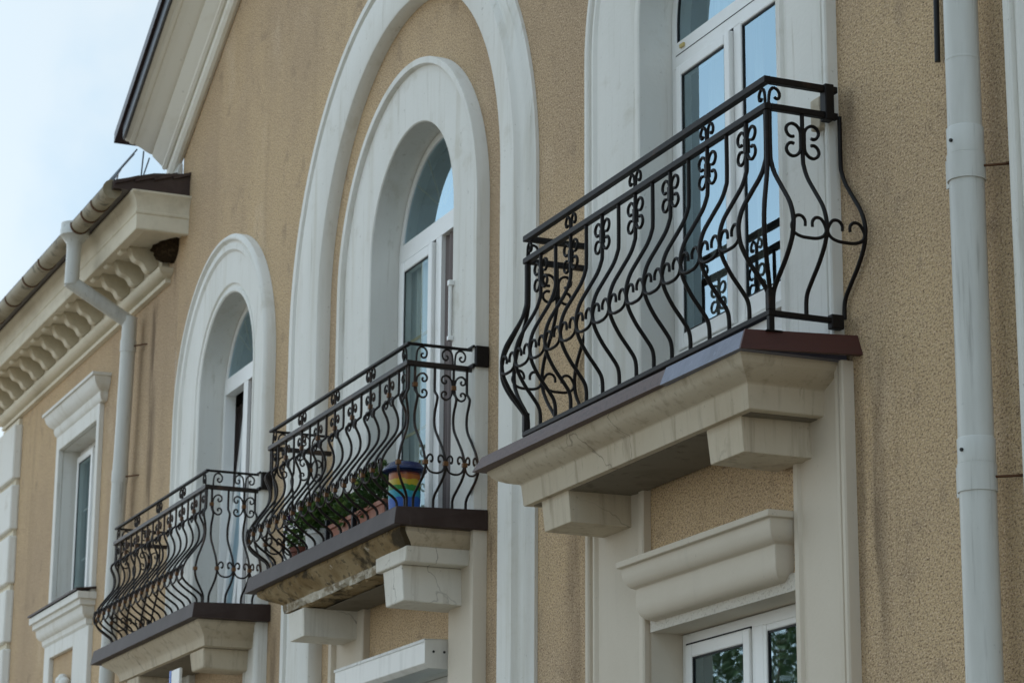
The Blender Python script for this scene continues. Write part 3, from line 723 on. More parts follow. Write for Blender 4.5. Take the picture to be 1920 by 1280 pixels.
# ================================================================= BALCONIES
def iron_bars(mb, pts, w, h):                               # square rail through a list of corner points
    for (a, b) in zip(pts[:-1], pts[1:]):
        x0, x1 = sorted((a[0], b[0])); y0, y1 = sorted((a[1], b[1]))
        if x1 - x0 > y1 - y0: mb.box(x0 - w/2, x1 + w/2, y0 - w/2, y0 + w/2, a[2] - h, a[2])
        else: mb.box(x0 - w/2 + .0007, x0 + w/2 - .0007, y0 + w/2 + .0005, y1, a[2] - h + .0007, a[2] - .0007)
    return mb

def put2d(mb, path, c, ax, rad, n=6, per=4, flip=1):        # (u, v) outline placed at c, u along the axis ax, v up
    ax = Vector(ax)
    mb.tube(spline([Vector(c) + ax*(u*flip) + Vector((0, 0, v)) for u, v in path], per), rad, n)

C_HALF = [(.038, .015), (.052, .013), (.066, .022), (.073, .040), (.066, .057), (.048, .067), (.028, .062), (.013, .046), (.0075, .024), (.0065, 0)]
C_OPEN = C_HALF + [(u, -v) for u, v in C_HALF[-2::-1]]
S_HALF = [(.047, .026), (.040, .036), (.046, .048), (.058, .046), (.066, .034), (.062, .018), (.062, .018)]
SP = [(.050, .033), (.044, .040), (.044, .050), (.053, .056), (.064, .050), (.068, .036)]
C_CURL_HALF = [(.046, .040), (.040, .034), (.044, .024), (.056, .022), (.066, .034), (.064, .052), (.048, .064), (.029, .060), (.014, .044), (.008, .022), (.0065, 0)]
C_CURL = C_CURL_HALF + [(u, -v) for u, v in C_CURL_HALF[-2::-1]]
Y_OPEN = [(.006, -.045), (.007, -.018), (.012, .010), (.026, .026), (.044, .022), (.055, .004), (.051, -.014), (.039, -.017), (.031, -.011)]
Y_CURL = [(.006, -.046), (.007, -.01), (.013, .020), (.030, .036), (.050, .033), (.064, .014), (.060, -.012), (.044, -.020), (.033, -.010), (.036, .002), (.045, .003)]

def belly(gap, curl):                                       # lying scroll that fills one gap between bars at their belly
    h = gap/2 - .004
    k = gap/.165
    half = [(-.10*gap, -.002), (-.105*gap, .020), (-.20*gap, .036), (-.34*gap, .034), (-.44*gap, .012), (-h, -.012), (-.40*gap, -.034), (-.22*gap, -.046), (0, -.048)]
    if curl: half = [(-.24*gap, .012), (-.20*gap, .004), (-.145*gap, .014), (-.15*gap, .032), (-.25*gap, .042), (-.37*gap, .034), (-.45*gap, .012), (-h, -.004), (-.44*gap, -.020), (-.33*gap, -.040), (-.16*gap, -.050), (0, -.052)]
    return half + [(-u, v) for u, v in half[-2::-1]]

def railing(bal, xl, xr, yf, z1, z2, zb, prof, sc_side, n, kind, yw=-.03):
    near = kind == 'near'
    rb_ = .0088 if near else .0072
    rs = .0070 if near else .0056
    CS, YS = (C_OPEN, Y_OPEN) if near else (C_CURL, Y_CURL)
    iron = M['iron'] if near else M['iron_brown']
    up = MB()
    w = .030 if near else .034
    iron_bars(up, [(xl, yw, z2), (xl, yf, z2), (xr, yf, z2), (xr, yw, z2)][1:3], w, .028)
    iron_bars(up, [(xl, yf, z2), (xl, yw, z2)], w, .028); iron_bars(up, [(xr, yf, z2), (xr, yw, z2)], w, .028)
    rail = up.build('railing', iron, bal, bevel=.004)
    hr = MB(); hh = .028 if near else .014
    for q in ([(xl, yf, z1), (xr, yf, z1)], [(xl, yf, z1), (xl, yw, z1)], [(xr, yf, z1), (xr, yw, z1)]): iron_bars(hr, q, w if near else .026, hh)
    hr.build('handrail', M['iron'] if near else M['iron'], rail, bevel=.003)
    bt = MB()
    for q in ([(xl, yf, zb), (xr, yf, zb)], [(xl, yf, zb), (xl, yw, zb)], [(xr, yf, zb), (xr, yw, zb)]): iron_bars(bt, q, .028, .022)
    bt.build('bottom_rail', iron, rail, bevel=.003)
    zc = (z1 - hh + z2)/2 if near else (z1 - hh + z2)/2
    bz = max(prof, key=lambda p: p[1])                      # belly height and reach
    pts = [(z, o_) for z, o_ in prof]
    def bar(x, y, dx, dy, name='baluster', r=rb_):
        mb = MB(); mb.tube(spline([(x + dx*o_, y + dy*o_, z) for z, o_ in pts], 4), r, 8)
        return mb.build(name, iron, rail, smooth=50)
    gap = (xr - xl)/n
    # front bars: one mesh, copied along the rail
    b0 = bar(xl + gap, yf, 0, -1)
    for k in range(2, n): dup(b0, dx=gap*(k-1))
    zs_ = z2 - .125 if near else z2 - .125
    c0 = MB(); cpos = (xl + gap, yf, zs_)
    for s in (1, -1): put2d(c0, CS, cpos, (1, 0, 0), rs, 6, 3, s)
    if near: c0.box(cpos[0] - .0105, cpos[0] + .0105, yf - .0105, yf + .0105, zs_ - .03, zs_ + .03)
    first = None
    idx = [k for k in range(1, n) if (k % 2 == 1 if near else k % 2 == 0)]
    ups = [k for k in range(1, n) if (k in (3, 7, 11) if near else k in (4, 8, 12))]
    for k in idx:
        if first is None:
            first = c0.build('scroll', iron, rail, smooth=60); first.location.x += gap*(k-1)
        else: dup(first, dx=gap*(k - idx[0]))
    y0 = MB()
    for s in (1, -1): put2d(y0, YS, (xl + gap, yf, zc), (1, 0, 0), rs, 6, 3, s)
    f2 = None
    for k in ups:
        if f2 is None:
            f2 = y0.build('finial_scroll', iron, rail, smooth=60); f2.location.x += gap*(k-1)
        else: dup(f2, dx=gap*(k - ups[0]))
    be = MB(); put2d(be, belly(gap, not near), (xl + gap*1.5, yf - bz[1], bz[0]), (1, 0, 0), rs, 6, 4)
    bo = be.build('belly_scroll', iron, rail, smooth=60)
    for k in range(n):
        if k != 1: dup(bo, dx=gap*(k - 1))
    # corners
    for x, sx in ((xl, -1), (xr, 1)):
        if near:
            bar(x - sx*.010, yf, 0, -1, 'corner_bar', .0095); bar(x, yf + .012, sx*sc_side, 0, 'corner_bar', .0095); bar(x, yf, sx*.62*sc_side, -.62, 'corner_bar', .0095)
            cp_ = MB(); cp_.box(x - .0145, x + .0145, yf - .0145, yf + .0145, zb, prof[-3][0] + .005)
            cp_.box(x - .012, x + .012, yf - .012, yf + .012, zb - .085, zb - .022); cp_.box(x - .035, x + .035, yf - .035, yf + .035, zb - .092, zb - .085)
            cp_.build('corner_post', iron, rail, bevel=.003)
            m_ = MB(); put2d(m_, YS, (x - sx*.004, yf, zc), (-sx, 0, 0), rs, 6, 3); put2d(m_, YS, (x, yf + .004, zc), (0, 1, 0), rs, 6, 3); m_.build('finial_scroll', iron, rail, smooth=60)
        else:
            bar(x - sx*.028, yf, 0, -1, 'corner_bar'); bar(x, yf, sx*.65*sc_side, -.65, 'corner_bar'); bar(x, yf + .035, sx*sc_side, 0, 'corner_bar')
            m_ = MB(); put2d(m_, CS, (x - sx*.028, yf, zs_), (-sx, 0, 0), rs, 6, 3); put2d(m_, CS, (x, yf + .035, zs_), (0, 1, 0), rs, 6, 3)
            m_.build('scroll', iron, rail, smooth=60)
            m_ = MB(); put2d(m_, YS, (x - sx*.028, yf, zc), (-sx, 0, 0), rs, 6, 3); put2d(m_, YS, (x, yf + .035, zc), (0, 1, 0), rs, 6, 3); m_.build('finial_scroll', iron, rail, smooth=60)
    # sides
    for x, sx in ((xl, -1), (xr, 1)):
        ox = x + sx*sc_side*bz[1]
        if near:
            ysd = [yf, yf + .5*(yw - yf) , yw + .012]; scr = [ysd[1]]
        else:
            ysd = [yf + .035, yf + .145, yf + .25, yf + .325]; scr = [ysd[2]]
        for y in ysd[1:]: bar(x, y, sx*sc_side, 0)
        for y in scr:
            m_ = MB()
            for s in (1, -1): put2d(m_, CS, (x, y, zs_ - (.01 if near else 0)), (0, 1, 0), rs, 6, 3, s)
            if near: m_.box(x - .0105, x + .0105, y - .0105, y + .0105, zs_ - .05, zs_ + .04)
            m_.build('scroll', iron, rail, smooth=60)
            if not near:
                m_ = MB()
                for s in (1, -1): put2d(m_, YS, (x, y, zc), (0, 1, 0), rs, 6, 3, s)
                m_.build('finial_scroll', iron, rail, smooth=60)
        for y_a, y_b in zip(ysd[:-1], ysd[1:]):
            m_ = MB(); put2d(m_, belly(y_b - y_a, not near), (ox, (y_a + y_b)/2, bz[0]), (0, 1, 0), rs, 6, 4); m_.build('belly_scroll', iron, rail, smooth=60)
        if not near:
            spots = [(ox, y, bz[0]) for y in ysd[:-1]] + [(x, y, zs_) for y in (ysd[0], ysd[2])] + [(x + sx*sc_side*.65*bz[1], yf - .65*bz[1], bz[0])]
            for q0, q1, q2 in spots:
                m_ = MB(); m_.box(q0 - .012, q0 + .012, q1 - .013, q1 + .013, q2 - .012, q2 + .012); m_.build('collar', M['brass'], rail, bevel=.003)
        # plate that bolts the rails to the wall
        if sx < 0: continue
        pl = MB()
        if near:
            pl.box(x - .022, x + .024, -.092, -.052, z2 - .036, z1 + .004)
            p2 = MB(); p2.box(x - .018, x + .018, -.085, -.03, zb - .045, zb + .012); p2.build('wall_foot', M['iron'], rail, bevel=.004)
        else: pl.box(x + .078, x + .110, -.076, -.004, z2 - .02, z1 - .006)
        pl.build('wall_plate', M['iron'], rail, bevel=.004)
        if not near:
            for zt_, hh_ in ((z2 - .002, .024), (z1 - .001, .011)):
                q = MB(); q.box(x - .012, x + .090, -.088, -.076, zt_ - hh_, zt_); q.build('rail_tie', M['iron'], rail, bevel=.002)
    if not near:
        co = MB(); co.box(xl + gap - .010, xl + gap + .010, yf - bz[1] - .012, yf - bz[1] + .012, bz[0] - .013, bz[0] + .013)
        c1 = co.build('collar', M['brass'], rail, bevel=.003)
        for k in range(2, n): dup(c1, dx=gap*(k-1))
        for k in idx: dup(c1, dx=gap*(k-1), dy=bz[1], dz=zs_ - bz[0])
    return rail

def cove_slab(name, bal, m, levels, back=-.02, **kw):        # levels: (xl, xr, y, z) from top to underside
    mb = MB()
    rows = [[(a, back, z), (a, y, z), (b, y, z), (b, back, z)] for a, b, y, z in levels]
    mb.grid(rows, True); mb.poly(rows[0]); mb.poly(rows[-1])
    return mb.build(name, m, bal, **kw)

GRP = 'balconies with bellied wrought iron railings'
# ---- nearest balcony
b1 = thing('balcony', 'nearest balcony, black iron railing without collars, blue-grey patch and red-brown end on its metal edge', 'balcony', (-9.6, 0, 4.1), GRP)
cove_slab('slab', b1, M['slab'], [(-10.93, -8.425, -.465, 4.075), (-10.93, -8.425, -.465, 4.042), (-10.915, -8.43, -.458, 4.034), (-10.905, -8.438, -.452, 4.02), (-10.875, -8.46, -.435, 4.003),
          (-10.83, -8.495, -.408, 3.986), (-10.785, -8.525, -.386, 3.975), (-10.755, -8.542, -.374, 3.968), (-10.748, -8.548, -.370, 3.962), (-10.738, -8.556, -.362, 3.870), (-10.735, -8.560, -.360, 3.866), (-10.70, -8.60, -.33, 3.866)], smooth=22)
fl = MB()
T = [(-10.95, -.47), (-8.40, -.45)]
fl.hexa([(-10.97, -.525, 4.055), (-9.055, -.495, 4.055), (-9.055, -.02, 4.055), (-10.97, -.02, 4.055), (-10.95, -.485, 4.125), (-9.055, -.465, 4.125), (-9.055, -.02, 4.14), (-10.95, -.02, 4.14)])
fo = fl.build('metal_edge', M['flash_old'], b1, label='speckled worn grey-brown sheet metal edge')
ff = MB(); ff.hexa([(-9.05, -.498, 4.052), (-8.388, -.488, 4.052), (-8.388, -.02, 4.052), (-9.05, -.02, 4.052), (-9.05, -.468, 4.128), (-8.405, -.458, 4.130), (-8.405, -.02, 4.142), (-9.05, -.02, 4.142)])
ff.build('metal_edge', M['film'], b1, label='bluish bare sheet metal patch on the edge')
fe = MB(); fe.hexa([(-8.386, -.492, 4.050), (-8.374, -.492, 4.050), (-8.300, -.0, 4.058), (-8.330, -.0, 4.058), (-8.404, -.460, 4.132), (-8.392, -.460, 4.132), (-8.335, -.0, 4.142), (-8.350, -.0, 4.142)])
fe.build('metal_edge', M['flash_red'], b1, label='red-brown painted end of the metal edge')
for xa, xb_, ta in ((-8.965, -8.675, .012), (-10.595, -10.30, .012)):
    k = MB(); k.hexa([(xa + .015, -.325, 3.722), (xb_ + .005, -.325, 3.722), (xb_ + .02, -.02, 3.718), (xa + .015, -.02, 3.718), (xa, -.335, 3.868), (xb_, -.335, 3.868), (xb_ + .015, -.02, 3.868), (xa, -.02, 3.868)])
    k.build('bracket', M['slab'], b1, bevel=.004)
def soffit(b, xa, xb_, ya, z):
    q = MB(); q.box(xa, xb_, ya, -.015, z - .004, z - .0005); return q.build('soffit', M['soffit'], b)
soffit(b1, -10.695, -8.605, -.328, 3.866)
P1 = [(5.05, 0), (4.86, 0), (4.815, .006), (4.76, .026), (4.69, .066), (4.62, .106), (4.565, .124), (4.52, .127), (4.465, .116), (4.40, .080), (4.345, .038), (4.305, .010), (4.27, .001), (4.22, 0)]
railing(b1, -10.755, -8.40, -.345, 5.17, 5.06, 4.22, P1, 1.35, 14, 'near')
sup = MB(); sup.box(-8.53, -8.455, -.075, -.03, 5.02, 5.15); sup.build('wall_block', M['slab'], b1, bevel=.006)

# ---- middle balcony
b2 = thing('balcony', 'middle balcony with flower pots, mouldy crumbling underside and bronze collars on its iron bars', 'balcony', (-13.35, 0, 4.05), GRP)
def flash_edge(b, xl, xr, y, z0, z1, lab=None):
    f = MB(); f.hexa([(xl - .01, y - .015, z0), (xr + .01, y - .015, z0), (xr + .035, -.002, z0), (xl - .01, -.002, z0), (xl + .004, y, z1), (xr - .004, y, z1), (xr + .03, -.002, z1 + .012), (xl + .004, -.002, z1 + .012)])
    return f.build('metal_edge', M['flash'], b, bevel=.003)
flash_edge(b2, -14.545, -12.06, -.49, 3.998, 4.092)
from mathutils import noise as mn
lv = [(-14.47, -12.10, -.455, 4.02), (-14.47, -12.10, -.455, 3.975), (-14.44, -12.115, -.44, 3.955), (-14.37, -12.15, -.41, 3.93), (-14.32, -12.19, -.385, 3.905), (-14.29, -12.215, -.375, 3.888), (-14.287, -12.218, -.372, 3.865), (-14.285, -12.22, -.37, 3.84), (-14.2, -12.3, -.34, 3.837)]
rows = []
for li, (xa, xb_, y, z) in enumerate(lv):
    N_ = 90; r_ = [(xa, -.02, z)]
    for k in range(N_ + 1):
        x = xa + (xb_ - xa)*k/N_
        n1 = mn.noise(Vector((x*6, li*.35, 3.1))); n2 = mn.noise(Vector((x*21, li*.9, 7.7)))
        bite = .55*max(0, n1*.9 + n2*.45 - .16)*(0, .1, .35, .6, .8, 1, 1, 1, .5)[li]
        if k < 14: bite += (14 - k)/14*.22*(0, 0, .1, .2, .5, .9, 1, 1, .6)[li]*(.6 + .8*abs(n2))
        r_.append((x + (.0 if k else bite*.25), y + .115*bite + .004*n2, z + (.075*bite if li > 3 else 0) + .003*n1))
    r_.append((xb_, -.02, z)); rows.append(r_)
lp = MB(); lp.grid([[(x, y - .002, z) for x, y, z in r_[1:-1]] for r_ in rows[5:8]]); lp.build('slab_lip', M['lip'], b2, smooth=20)
mb2_ = MB(); mb2_.grid(rows, True); mb2_.poly(rows[0]); mb2_.poly(rows[-1])
mb2_.build('slab', M['mould'], b2, smooth=20)
se = MB(); se.grid([[(b_ + .003, y + .03, z), (b_ + .003, -.02, z)] for a_, b_, y, z in lv[:-1]]); se.build('slab_end', M['slab'], b2, smooth=25)
k = MB(); k.hexa([(-12.62, -.392, 3.835), (-12.185, -.392, 3.835), (-12.185, -.02, 3.835), (-12.62, -.02, 3.835), (-12.62, -.394, 3.915), (-12.165, -.394, 3.915), (-12.165, -.02, 3.915), (-12.62, -.02, 3.915)])
k.build('bracket_cap', M['bracket'], b2, bevel=.008)
k = MB(); k.hexa([(-12.53, -.365, 3.645), (-12.27, -.365, 3.648), (-12.27, -.02, 3.64), (-12.53, -.02, 3.64), (-12.555, -.375, 3.834), (-12.28, -.375, 3.834), (-12.28, -.02, 3.834), (-12.555, -.02, 3.834)])
k.build('bracket', M['bracket'], b2, bevel=.007)
k = MB(); k.hexa([(-14.13, -.355, 3.67), (-13.88, -.355, 3.675), (-13.86, -.02, 3.67), (-14.13, -.02, 3.67), (-14.16, -.36, 3.836), (-13.88, -.36, 3.836), (-13.86, -.02, 3.836), (-14.16, -.02, 3.836)])
k.build('bracket', M['bracket'], b2, bevel=.004)
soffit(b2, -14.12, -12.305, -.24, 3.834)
P2 = [(4.85, 0), (4.735, 0), (4.715, .010), (4.69, .033), (4.665, .030), (4.62, .008), (4.575, .0), (4.52, .012), (4.45, .062), (4.38, .112), (4.31, .138), (4.275, .135), (4.24, .108), (4.205, .060), (4.178, .020), (4.158, .004), (4.14, 0), (4.075, 0)]
railing(b2, -14.43, -12.135, -.408, 4.972, 4.875, 4.098, P2, 1.2, 16, 'far')

# ---- farthest balcony
b3 = thing('balcony', 'farthest balcony, smooth pale underside, bronze collars on its iron bars and no pots', 'balcony', (-17.0, 0, 4.05), GRP)
flash_edge(b3, -18.20, -15.645, -.495, 4.010, 4.108)
cove_slab('slab', b3, M['slab'], [(-18.10, -15.69, -.455, 4.03), (-18.10, -15.69, -.455, 3.995), (-18.06, -15.71, -.435, 3.975), (-18.0, -15.76, -.405, 3.95), (-17.96, -15.80, -.38, 3.925), (-17.93, -15.82, -.372, 3.905), (-17.92, -15.83, -.365, 3.865), (-17.85, -15.9, -.34, 3.862)], smooth=25)
for xa in (-16.215, -17.78):
    k = MB(); k.hexa([(xa + .02, -.34, 3.735), (xa + .29, -.34, 3.735), (xa + .29, -.02, 3.73), (xa + .02, -.02, 3.73), (xa, -.352, 3.862), (xa + .31, -.352, 3.862), (xa + .31, -.02, 3.862), (xa, -.02, 3.862)])
    k.build('bracket', M['slab'], b3, bevel=.012)
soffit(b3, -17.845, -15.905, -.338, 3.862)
P3 = [(z + .01, o_) for z, o_ in P2]
railing(b3, -18.03, -15.755, -.408, 4.985, 4.885, 4.112, P3, 1.2, 16, 'far')

# ================================================================= DOWNPIPES
PG = 'grey zinc downpipes'
dp = thing('downpipe', 'thick pale grey downpipe on the stucco right of the nearest balcony', 'downpipe', (-7.39, -.11, 0), PG)
def rd(z): return (-7.375 - .0065*(5.2 - z), -.11)
pp = MB(); pp.tube([(*rd(z), z) for z in (0, 3.53)], .0640, 28); pp.build('pipe_length', M['zinc'], dp, smooth=40)
pp = MB(); pp.tube([(*rd(z), z) for z in (3.532, 4.658)], .0625, 28); pp.build('pipe_length', M['zinc'], dp, smooth=40)
pp = MB(); pp.tube([(*rd(z), z) for z in (4.662, 7.4)], .0615, 28); pp.build('pipe_length', M['zinc'], dp, smooth=40)
for z0, z1 in ((3.446, 3.536), (4.562, 4.662)):
    s = MB(); s.tube([(*rd(z0), z0), (*rd(z1 - .004), z1 - .004), (*rd(z1), z1)], [.0655, .0668, .0640], 28); s.build('sleeve', M['zinc'], dp, smooth=40)
s = MB(); s.tube([(*rd(4.916), 4.913), (*rd(4.92), 4.918), (*rd(4.92), 4.923)], [.0622, .0632, .0622], 28); s.build('seam', M['zinc'], dp, smooth=60)
for z0, z1 in ((3.346, 3.444), (4.464, 4.560)):
    x, y = rd(z0)
    s = MB(); s.tube([(x, y, z0), (x, y, z1)], .0685, 28)
    s.box(x - .095, x - .064, y - .024, y - .016, z0 - .004, z1 + .004); s.box(x - .095, x - .064, y - .010, y - .003, z0 - .002, z1 + .002)
    c = s.build('clamp', M['zinc'], dp, smooth=40)
    q = MB(); q.tube([(x + .05, y + .03, (z0+z1)/2), (x + .115, .0, (z0+z1)/2 + .0)], .005, 8); q.lathe([(.001, 0), (.012, .002), (.012, .008), (.001, .010)], x + .115, -.008, (z0+z1)/2 - .005, 10)
    q.build('pin', M['rust'], c)
    q = MB(); q.tube([(x + .012, y - .072, z1 + .045), (x + .012, y - .060, z1 + .045)], .0065, 8); q.build('rivet', M['screw'], c)

dl = thing('downpipe', 'slim pale grey downpipe with funnel and crooked elbow, left of the farthest balcony', 'downpipe', (-19.2, -.11, 0), PG)
hop = MB(); hop.lathe([(.055, -.17), (.056, -.16), (.060, -.09), (.105, -.03), (.112, -.028), (.112, .02), (.108, .025), (.108, .07), (.10, .07), (.10, .0)], -19.06, -.585, 7.47, 24, False); hop.build('funnel', M['zinc'], dl, smooth=40)
up_ = MB(); up_.tube([(-19.06, -.585, 7.33), (-19.08, -.585, 7.06)], .0565, 22); up_.build('pipe_length', M['zinc'], dl, smooth=40)
el = MB(); el.tube([(-19.085, -.61, 7.09), (-19.10, -.085, 6.80)], .0565, 22); el.build('elbow', M['zinc'], dl, smooth=40)
def ld(z): return (-19.08 - (6.88 - z)*.075, -.11, z)
lo = MB(); lo.tube([ld(6.85), ld(5.70)], .058, 22); lo.build('pipe_length', M['zinc'], dl, smooth=40)
lo = MB(); lo.tube([ld(5.705), ld(2.0), (-19.45, -.11, 0)], .0595, 22); lo.build('pipe_length', M['zinc'], dl, smooth=40)
for z0, z1 in ((6.575, 6.665), (5.555, 5.645)):
    x, y, _ = ld(z0)
    s = MB(); s.tube([ld(z0), ld(z1)], .0635, 22); s.box(x - .085, x - .058, y - .022, y - .004, z0, z1)
    c = s.build('clamp', M['zinc'], dl, smooth=40)
    q = MB(); q.tube([(x + .05, y + .03, z0 + .04), (x + .16, 0, z0 + .04)], .006, 8); q.build('pin', M['rust'], c)

cb = MB(); cb.tube([(-7.665, -.022, 5.9), (-7.668, -.022, 5.25), (-7.674, -.022, 5.03)], .011, 8)
co = cb.build('cable', M['black'], None, smooth=60); co['label'] = 'short black cable end hanging beside the near downpipe'; co['category'] = 'cable'

# ================================================================= SMALL THINGS
rbx = thing('roller_box', 'long white metal roller shutter box under the middle balcony', 'shutter box', (-13.2, -.08, 3.4))
s = MB(); pr = [(.0, 3.345), (-.125, 3.345), (-.15, 3.37), (-.15, 3.487), (.0, 3.492)]
s.prism_x(pr, -13.92, -12.512); s.build('casing', M['white_metal'], rbx, bevel=.003)
s = MB(); s.prism_x([(y*1.02 - .001 if y < 0 else y, 3.418 + (z - 3.418)*1.03) for y, z in pr], -12.510, -12.503); ecap = s.build('end_plate', M['white_metal'], rbx, bevel=.002)
s = MB()
for y in (-.045, -.105): s.tube([(-12.504, y, 3.43), (-12.5, y, 3.43)], .007, 8)
s.build('screw', M['screw'], ecap)
s = MB(); s.prism_x([(-.151, 3.480), (-.154, 3.480), (-.154, 3.496), (-.0, 3.499), (0, 3.494), (-.151, 3.490)], -13.93, -12.508); s.build('top_trim', M['zinc'], rbx)

sg_ = thing('small_sign', 'small white box sign with a blue side under the farthest balcony', 'sign', (-16.3, -.4, 3.6))
s = MB(); s.box(-16.40, -16.21, -.415, -.395, 3.30, 3.765); s.build('board', M['white_metal'], sg_, bevel=.004)
s = MB(); s.box(-16.44, -16.402, -.418, -.392, 3.30, 3.767); s.build('blue_strip', M['sign_blue'], sg_, bevel=.004)
s = MB(); s.tube([(-16.3, -.395, 3.6), (-16.3, 0, 3.6)], .012, 8); s.build('arm', M['iron'], sg_)

rd_ = thing('thermometer', 'thin white rod thermometer on the right edge of the middle window surround', 'thermometer', (-12.45, -.05, 5.2))
s = MB(); s.tube([(-12.44, -.062, 5.09), (-12.44, -.062, 5.405)], .010, 10); s.build('tube', M['pvc'], rd_, smooth=60)
s = MB(); s.box(-12.455, -12.425, -.075, -.045, 5.395, 5.425); s.box(-12.452, -12.428, -.075, -.045, 5.09, 5.115); s.build('clip', M['pvc'], rd_, bevel=.003)

# pots on the middle balcony
def leaves(mb, c, rx, ry, rz, n, size, rnd, droop=.2):
    for _ in range(n):
        while True:
            p = Vector((rnd.uniform(-1, 1), rnd.uniform(-1, 1), rnd.uniform(-1, 1)))
            if p.length < 1: break
        q = Vector((c[0] + p.x*rx, c[1] + p.y*ry, c[2] + p.z*rz))
        d = Vector((p.x + rnd.uniform(-.6, .6), p.y + rnd.uniform(-.6, .6), p.z + .6 + rnd.uniform(-.5, .5))).normalized()
        w = d.cross(Vector((rnd.uniform(-1, 1), rnd.uniform(-1, 1), rnd.uniform(-1, 1)))).normalized()
        L = size*rnd.uniform(.6, 1.3); W = L*.28; nn = d.cross(w)
        mb.add([q, q + d*L*.5 + w*W - nn*L*.05, q + d*L + Vector((0, 0, -L*droop)), q + d*L*.5 - w*W - nn*L*.05], [(0, 1, 2, 3)])
def plant(parent, c, rx, ry, rz, n, size, seed, m1, m2, z0):
    rnd = random.Random(seed)
    a = MB(); leaves(a, c, rx, ry, rz, n, size, rnd); a.build('foliage', M[m1], parent)
    if m2:
        a = MB(); leaves(a, (c[0], c[1], c[2] + rz*.25), rx*.95, ry*.95, rz*.85, n//4, size*.8, rnd); a.build('young_leaves', M[m2], parent)
    s = MB()
    for _ in range(max(6, n//60)):
        x, y = c[0] + rnd.uniform(-.6, .6)*rx, c[1] + rnd.uniform(-.5, .5)*ry
        s.tube([(x*.6 + c[0]*.4, y*.6 + c[1]*.4, z0), (x, y, c[2] + rz*.5)], .003, 5)
    s.build('stem', M['stem'], parent, smooth=60)
def round_pot(name, label, cat, x, y, r0, r1, h, m, z=4.10, group=None):
    t = thing(name, label, cat, (x, y, z), group)
    s = MB(); s.lathe([(.001, 0), (r0, 0), (r1, h - .03), (r1 + .008, h - .028), (r1 + .008, h), (r1 - .004, h), (r1 - .008, h - .03)], x, y, z, 24, False); s.build('pot', M[m], t, smooth=40)
    s = MB(); s.lathe([(r1 - .006, h - .028), (.001, h - .02)], x, y, z, 20, False); s.build('soil', M['soil'], t)
    return t
def trough(label, x0, x1, y0, y1, h, m, z=4.10):
    t = thing('planter_trough', label, 'planter', ((x0+x1)/2, (y0+y1)/2, z), 'planters on the middle balcony')
    s = MB(); i = .02
    lv = [(i, 0), (.004, h - .025), (-.006, h - .024), (-.006, h), (.008, h), (.012, h - .03)]
    s.grid([[(x0 + a, y0 + a, z + q), (x1 - a, y0 + a, z + q), (x1 - a, y1 - a, z + q), (x0 + a, y1 - a, z + q)] for a, q in lv], True); s.poly([(x0 + i, y0 + i, z), (x1 - i, y0 + i, z), (x1 - i, y1 - i, z), (x0 + i, y1 - i, z)])
    s.build('trough', M[m], t)
    s = MB(); s.poly([(x0 + .01, y0 + .01, z + h - .03), (x1 - .01, y0 + .01, z + h - .03), (x1 - .01, y1 - .01, z + h - .03), (x0 + .01, y1 - .01, z + h - .03)]); s.build('soil', M['soil'], t)
    return t
rp = thing('flower_pot', 'rainbow striped round pot with a wide cobalt blue rim at the balcony corner', 'flower pot', (-12.60, -.245, 4.10))
s = MB(); s.lathe([(.001, .0), (.074, .0), (.078, .02), (.086, .14), (.084, .285), (.07, .285)], -12.60, -.245, 4.10, 32, False); s.build('pot', M['rainbow'], rp, smooth=40)
s = MB(); s.lathe([(.082, .273), (.112, .281), (.119, .289), (.118, .299), (.106, .309), (.092, .323), (.084, .331), (.07, .319), (.001, .31)], -12.60, -.245, 4.10, 32, False); s.build('rim', M['bluepot'], rp, smooth=40)
t1 = trough('terracotta planter trough of green bushy plants, next to the rainbow pot', -13.18, -12.74, -.31, -.17, .165, 'terracotta')
plant(t1, (-12.99, -.24, 4.35), .25, .11, .14, 700, .045, 11, 'leaf_dark', 'leaf', 4.24)
a = MB(); leaves(a, (-13.1, -.25, 4.44), .16, .08, .05, 90, .04, random.Random(4)); a.build('blossom', M['leaf_yellow'], t1)
t2 = trough('terracotta planter trough of low plants beside the white pot', -13.62, -13.24, -.31, -.17, .165, 'terracotta')
plant(t2, (-13.42, -.24, 4.31), .20, .10, .10, 420, .045, 12, 'leaf', 'leaf_dark', 4.24)
for tt, xx in ((t1, -13.20), (t2, -13.64)):
    q = MB(); q.box(xx - .012, xx + .012, -.325, -.30, 4.10, 4.30); q.build('strap', M['black'], tt, bevel=.003)
wp = round_pot('flower_pot', 'white plastic flower pot with grassy green plant', 'flower pot', -13.93, -.245, .072, .098, .19, 'whitepot')
plant(wp, (-13.93, -.24, 4.37), .17, .11, .12, 480, .06, 13, 'leaf', 'leaf_dark', 4.26)
bp_ = round_pot('flower_pot', 'small brown flower pot with dark purple flowers', 'flower pot', -14.20, -.275, .05, .066, .13, 'darkpot')
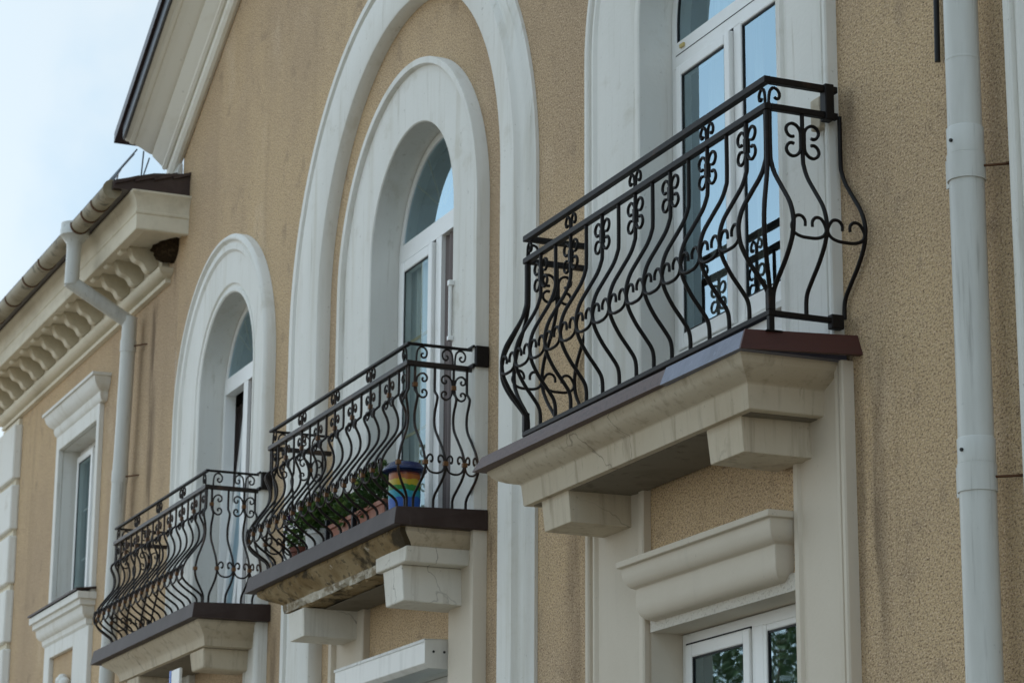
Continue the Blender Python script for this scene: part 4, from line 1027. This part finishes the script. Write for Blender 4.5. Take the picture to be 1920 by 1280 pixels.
plant(bp_, (-14.22, -.27, 4.31), .08, .07, .09, 160, .05, 14, 'leaf', 'leaf_dark', 4.21)
a = MB(); leaves(a, (-14.26, -.27, 4.38), .11, .08, .10, 120, .035, random.Random(5)); a.build('blossom', M['purple'], bp_)

# ================================================================= TREES ACROSS THE STREET (far ones mirrored in the lower window, near ones added as shade)
def tree(label, x, y, h, r, seed, nclump):
    rnd = random.Random(seed)
    t = thing('broadleaf_tree', label, 'tree', (x, y, 0), 'trees across the street')
    s = MB(); s.tube([(x, y, 0), (x + .1, y, h*.25), (x - .05, y + .1, h*.5), (x, y, h*.8)], [.24, .19, .12, .04], 10)
    for k in range(7):
        a = rnd.uniform(0, 6.28); z0 = h*rnd.uniform(.28, .55)
        s.tube([(x, y, z0), (x + .5*r*math.cos(a), y + .5*r*math.sin(a), z0 + .12*h), (x + .8*r*math.cos(a), y + .8*r*math.sin(a), z0 + .2*h)], [.09, .06, .02], 7)
    s.build('trunk', M['bark'], t, smooth=60)
    c = MB()
    for k in range(nclump):
        a = rnd.uniform(0, 6.28); rr = r*math.sqrt(rnd.random()); zz = h*rnd.uniform(.30, 1)
        rr *= math.sin(math.pi*min(1, max(.12, (zz/h - .22)/.82)))**.6
        leaves(c, (x + rr*math.cos(a), y + rr*math.sin(a), zz), .16*r, .16*r, .12*r, 60, .045*r, rnd)
    c.build('crown', M['treeleaf'], t)
for k, (x, y, h, r) in enumerate([(-8.5, -10.0, 11.5, 4.0), (-3.0, -10.0, 12.5, 4.2), (2.5, -11.5, 12.0, 4.0)]):  # unseen trees added to keep sky light off the right of the facade
    tree('unseen green tree added opposite the facade to shade its right part', x, y, h, r, 40 + k, 150)
tree('tall bushy green tree mirrored in the lower window pane', -58.0, -27.0, 14.5, 5.5, 21, 190)
tree('rounder green tree mirrored at the left of the lower window', -66.0, -35.5, 16.0, 6.0, 22, 200)
tree('distant green tree standing beyond the other two, mirrored low in the window', -78.0, -35.0, 15.0, 6.0, 23, 180)
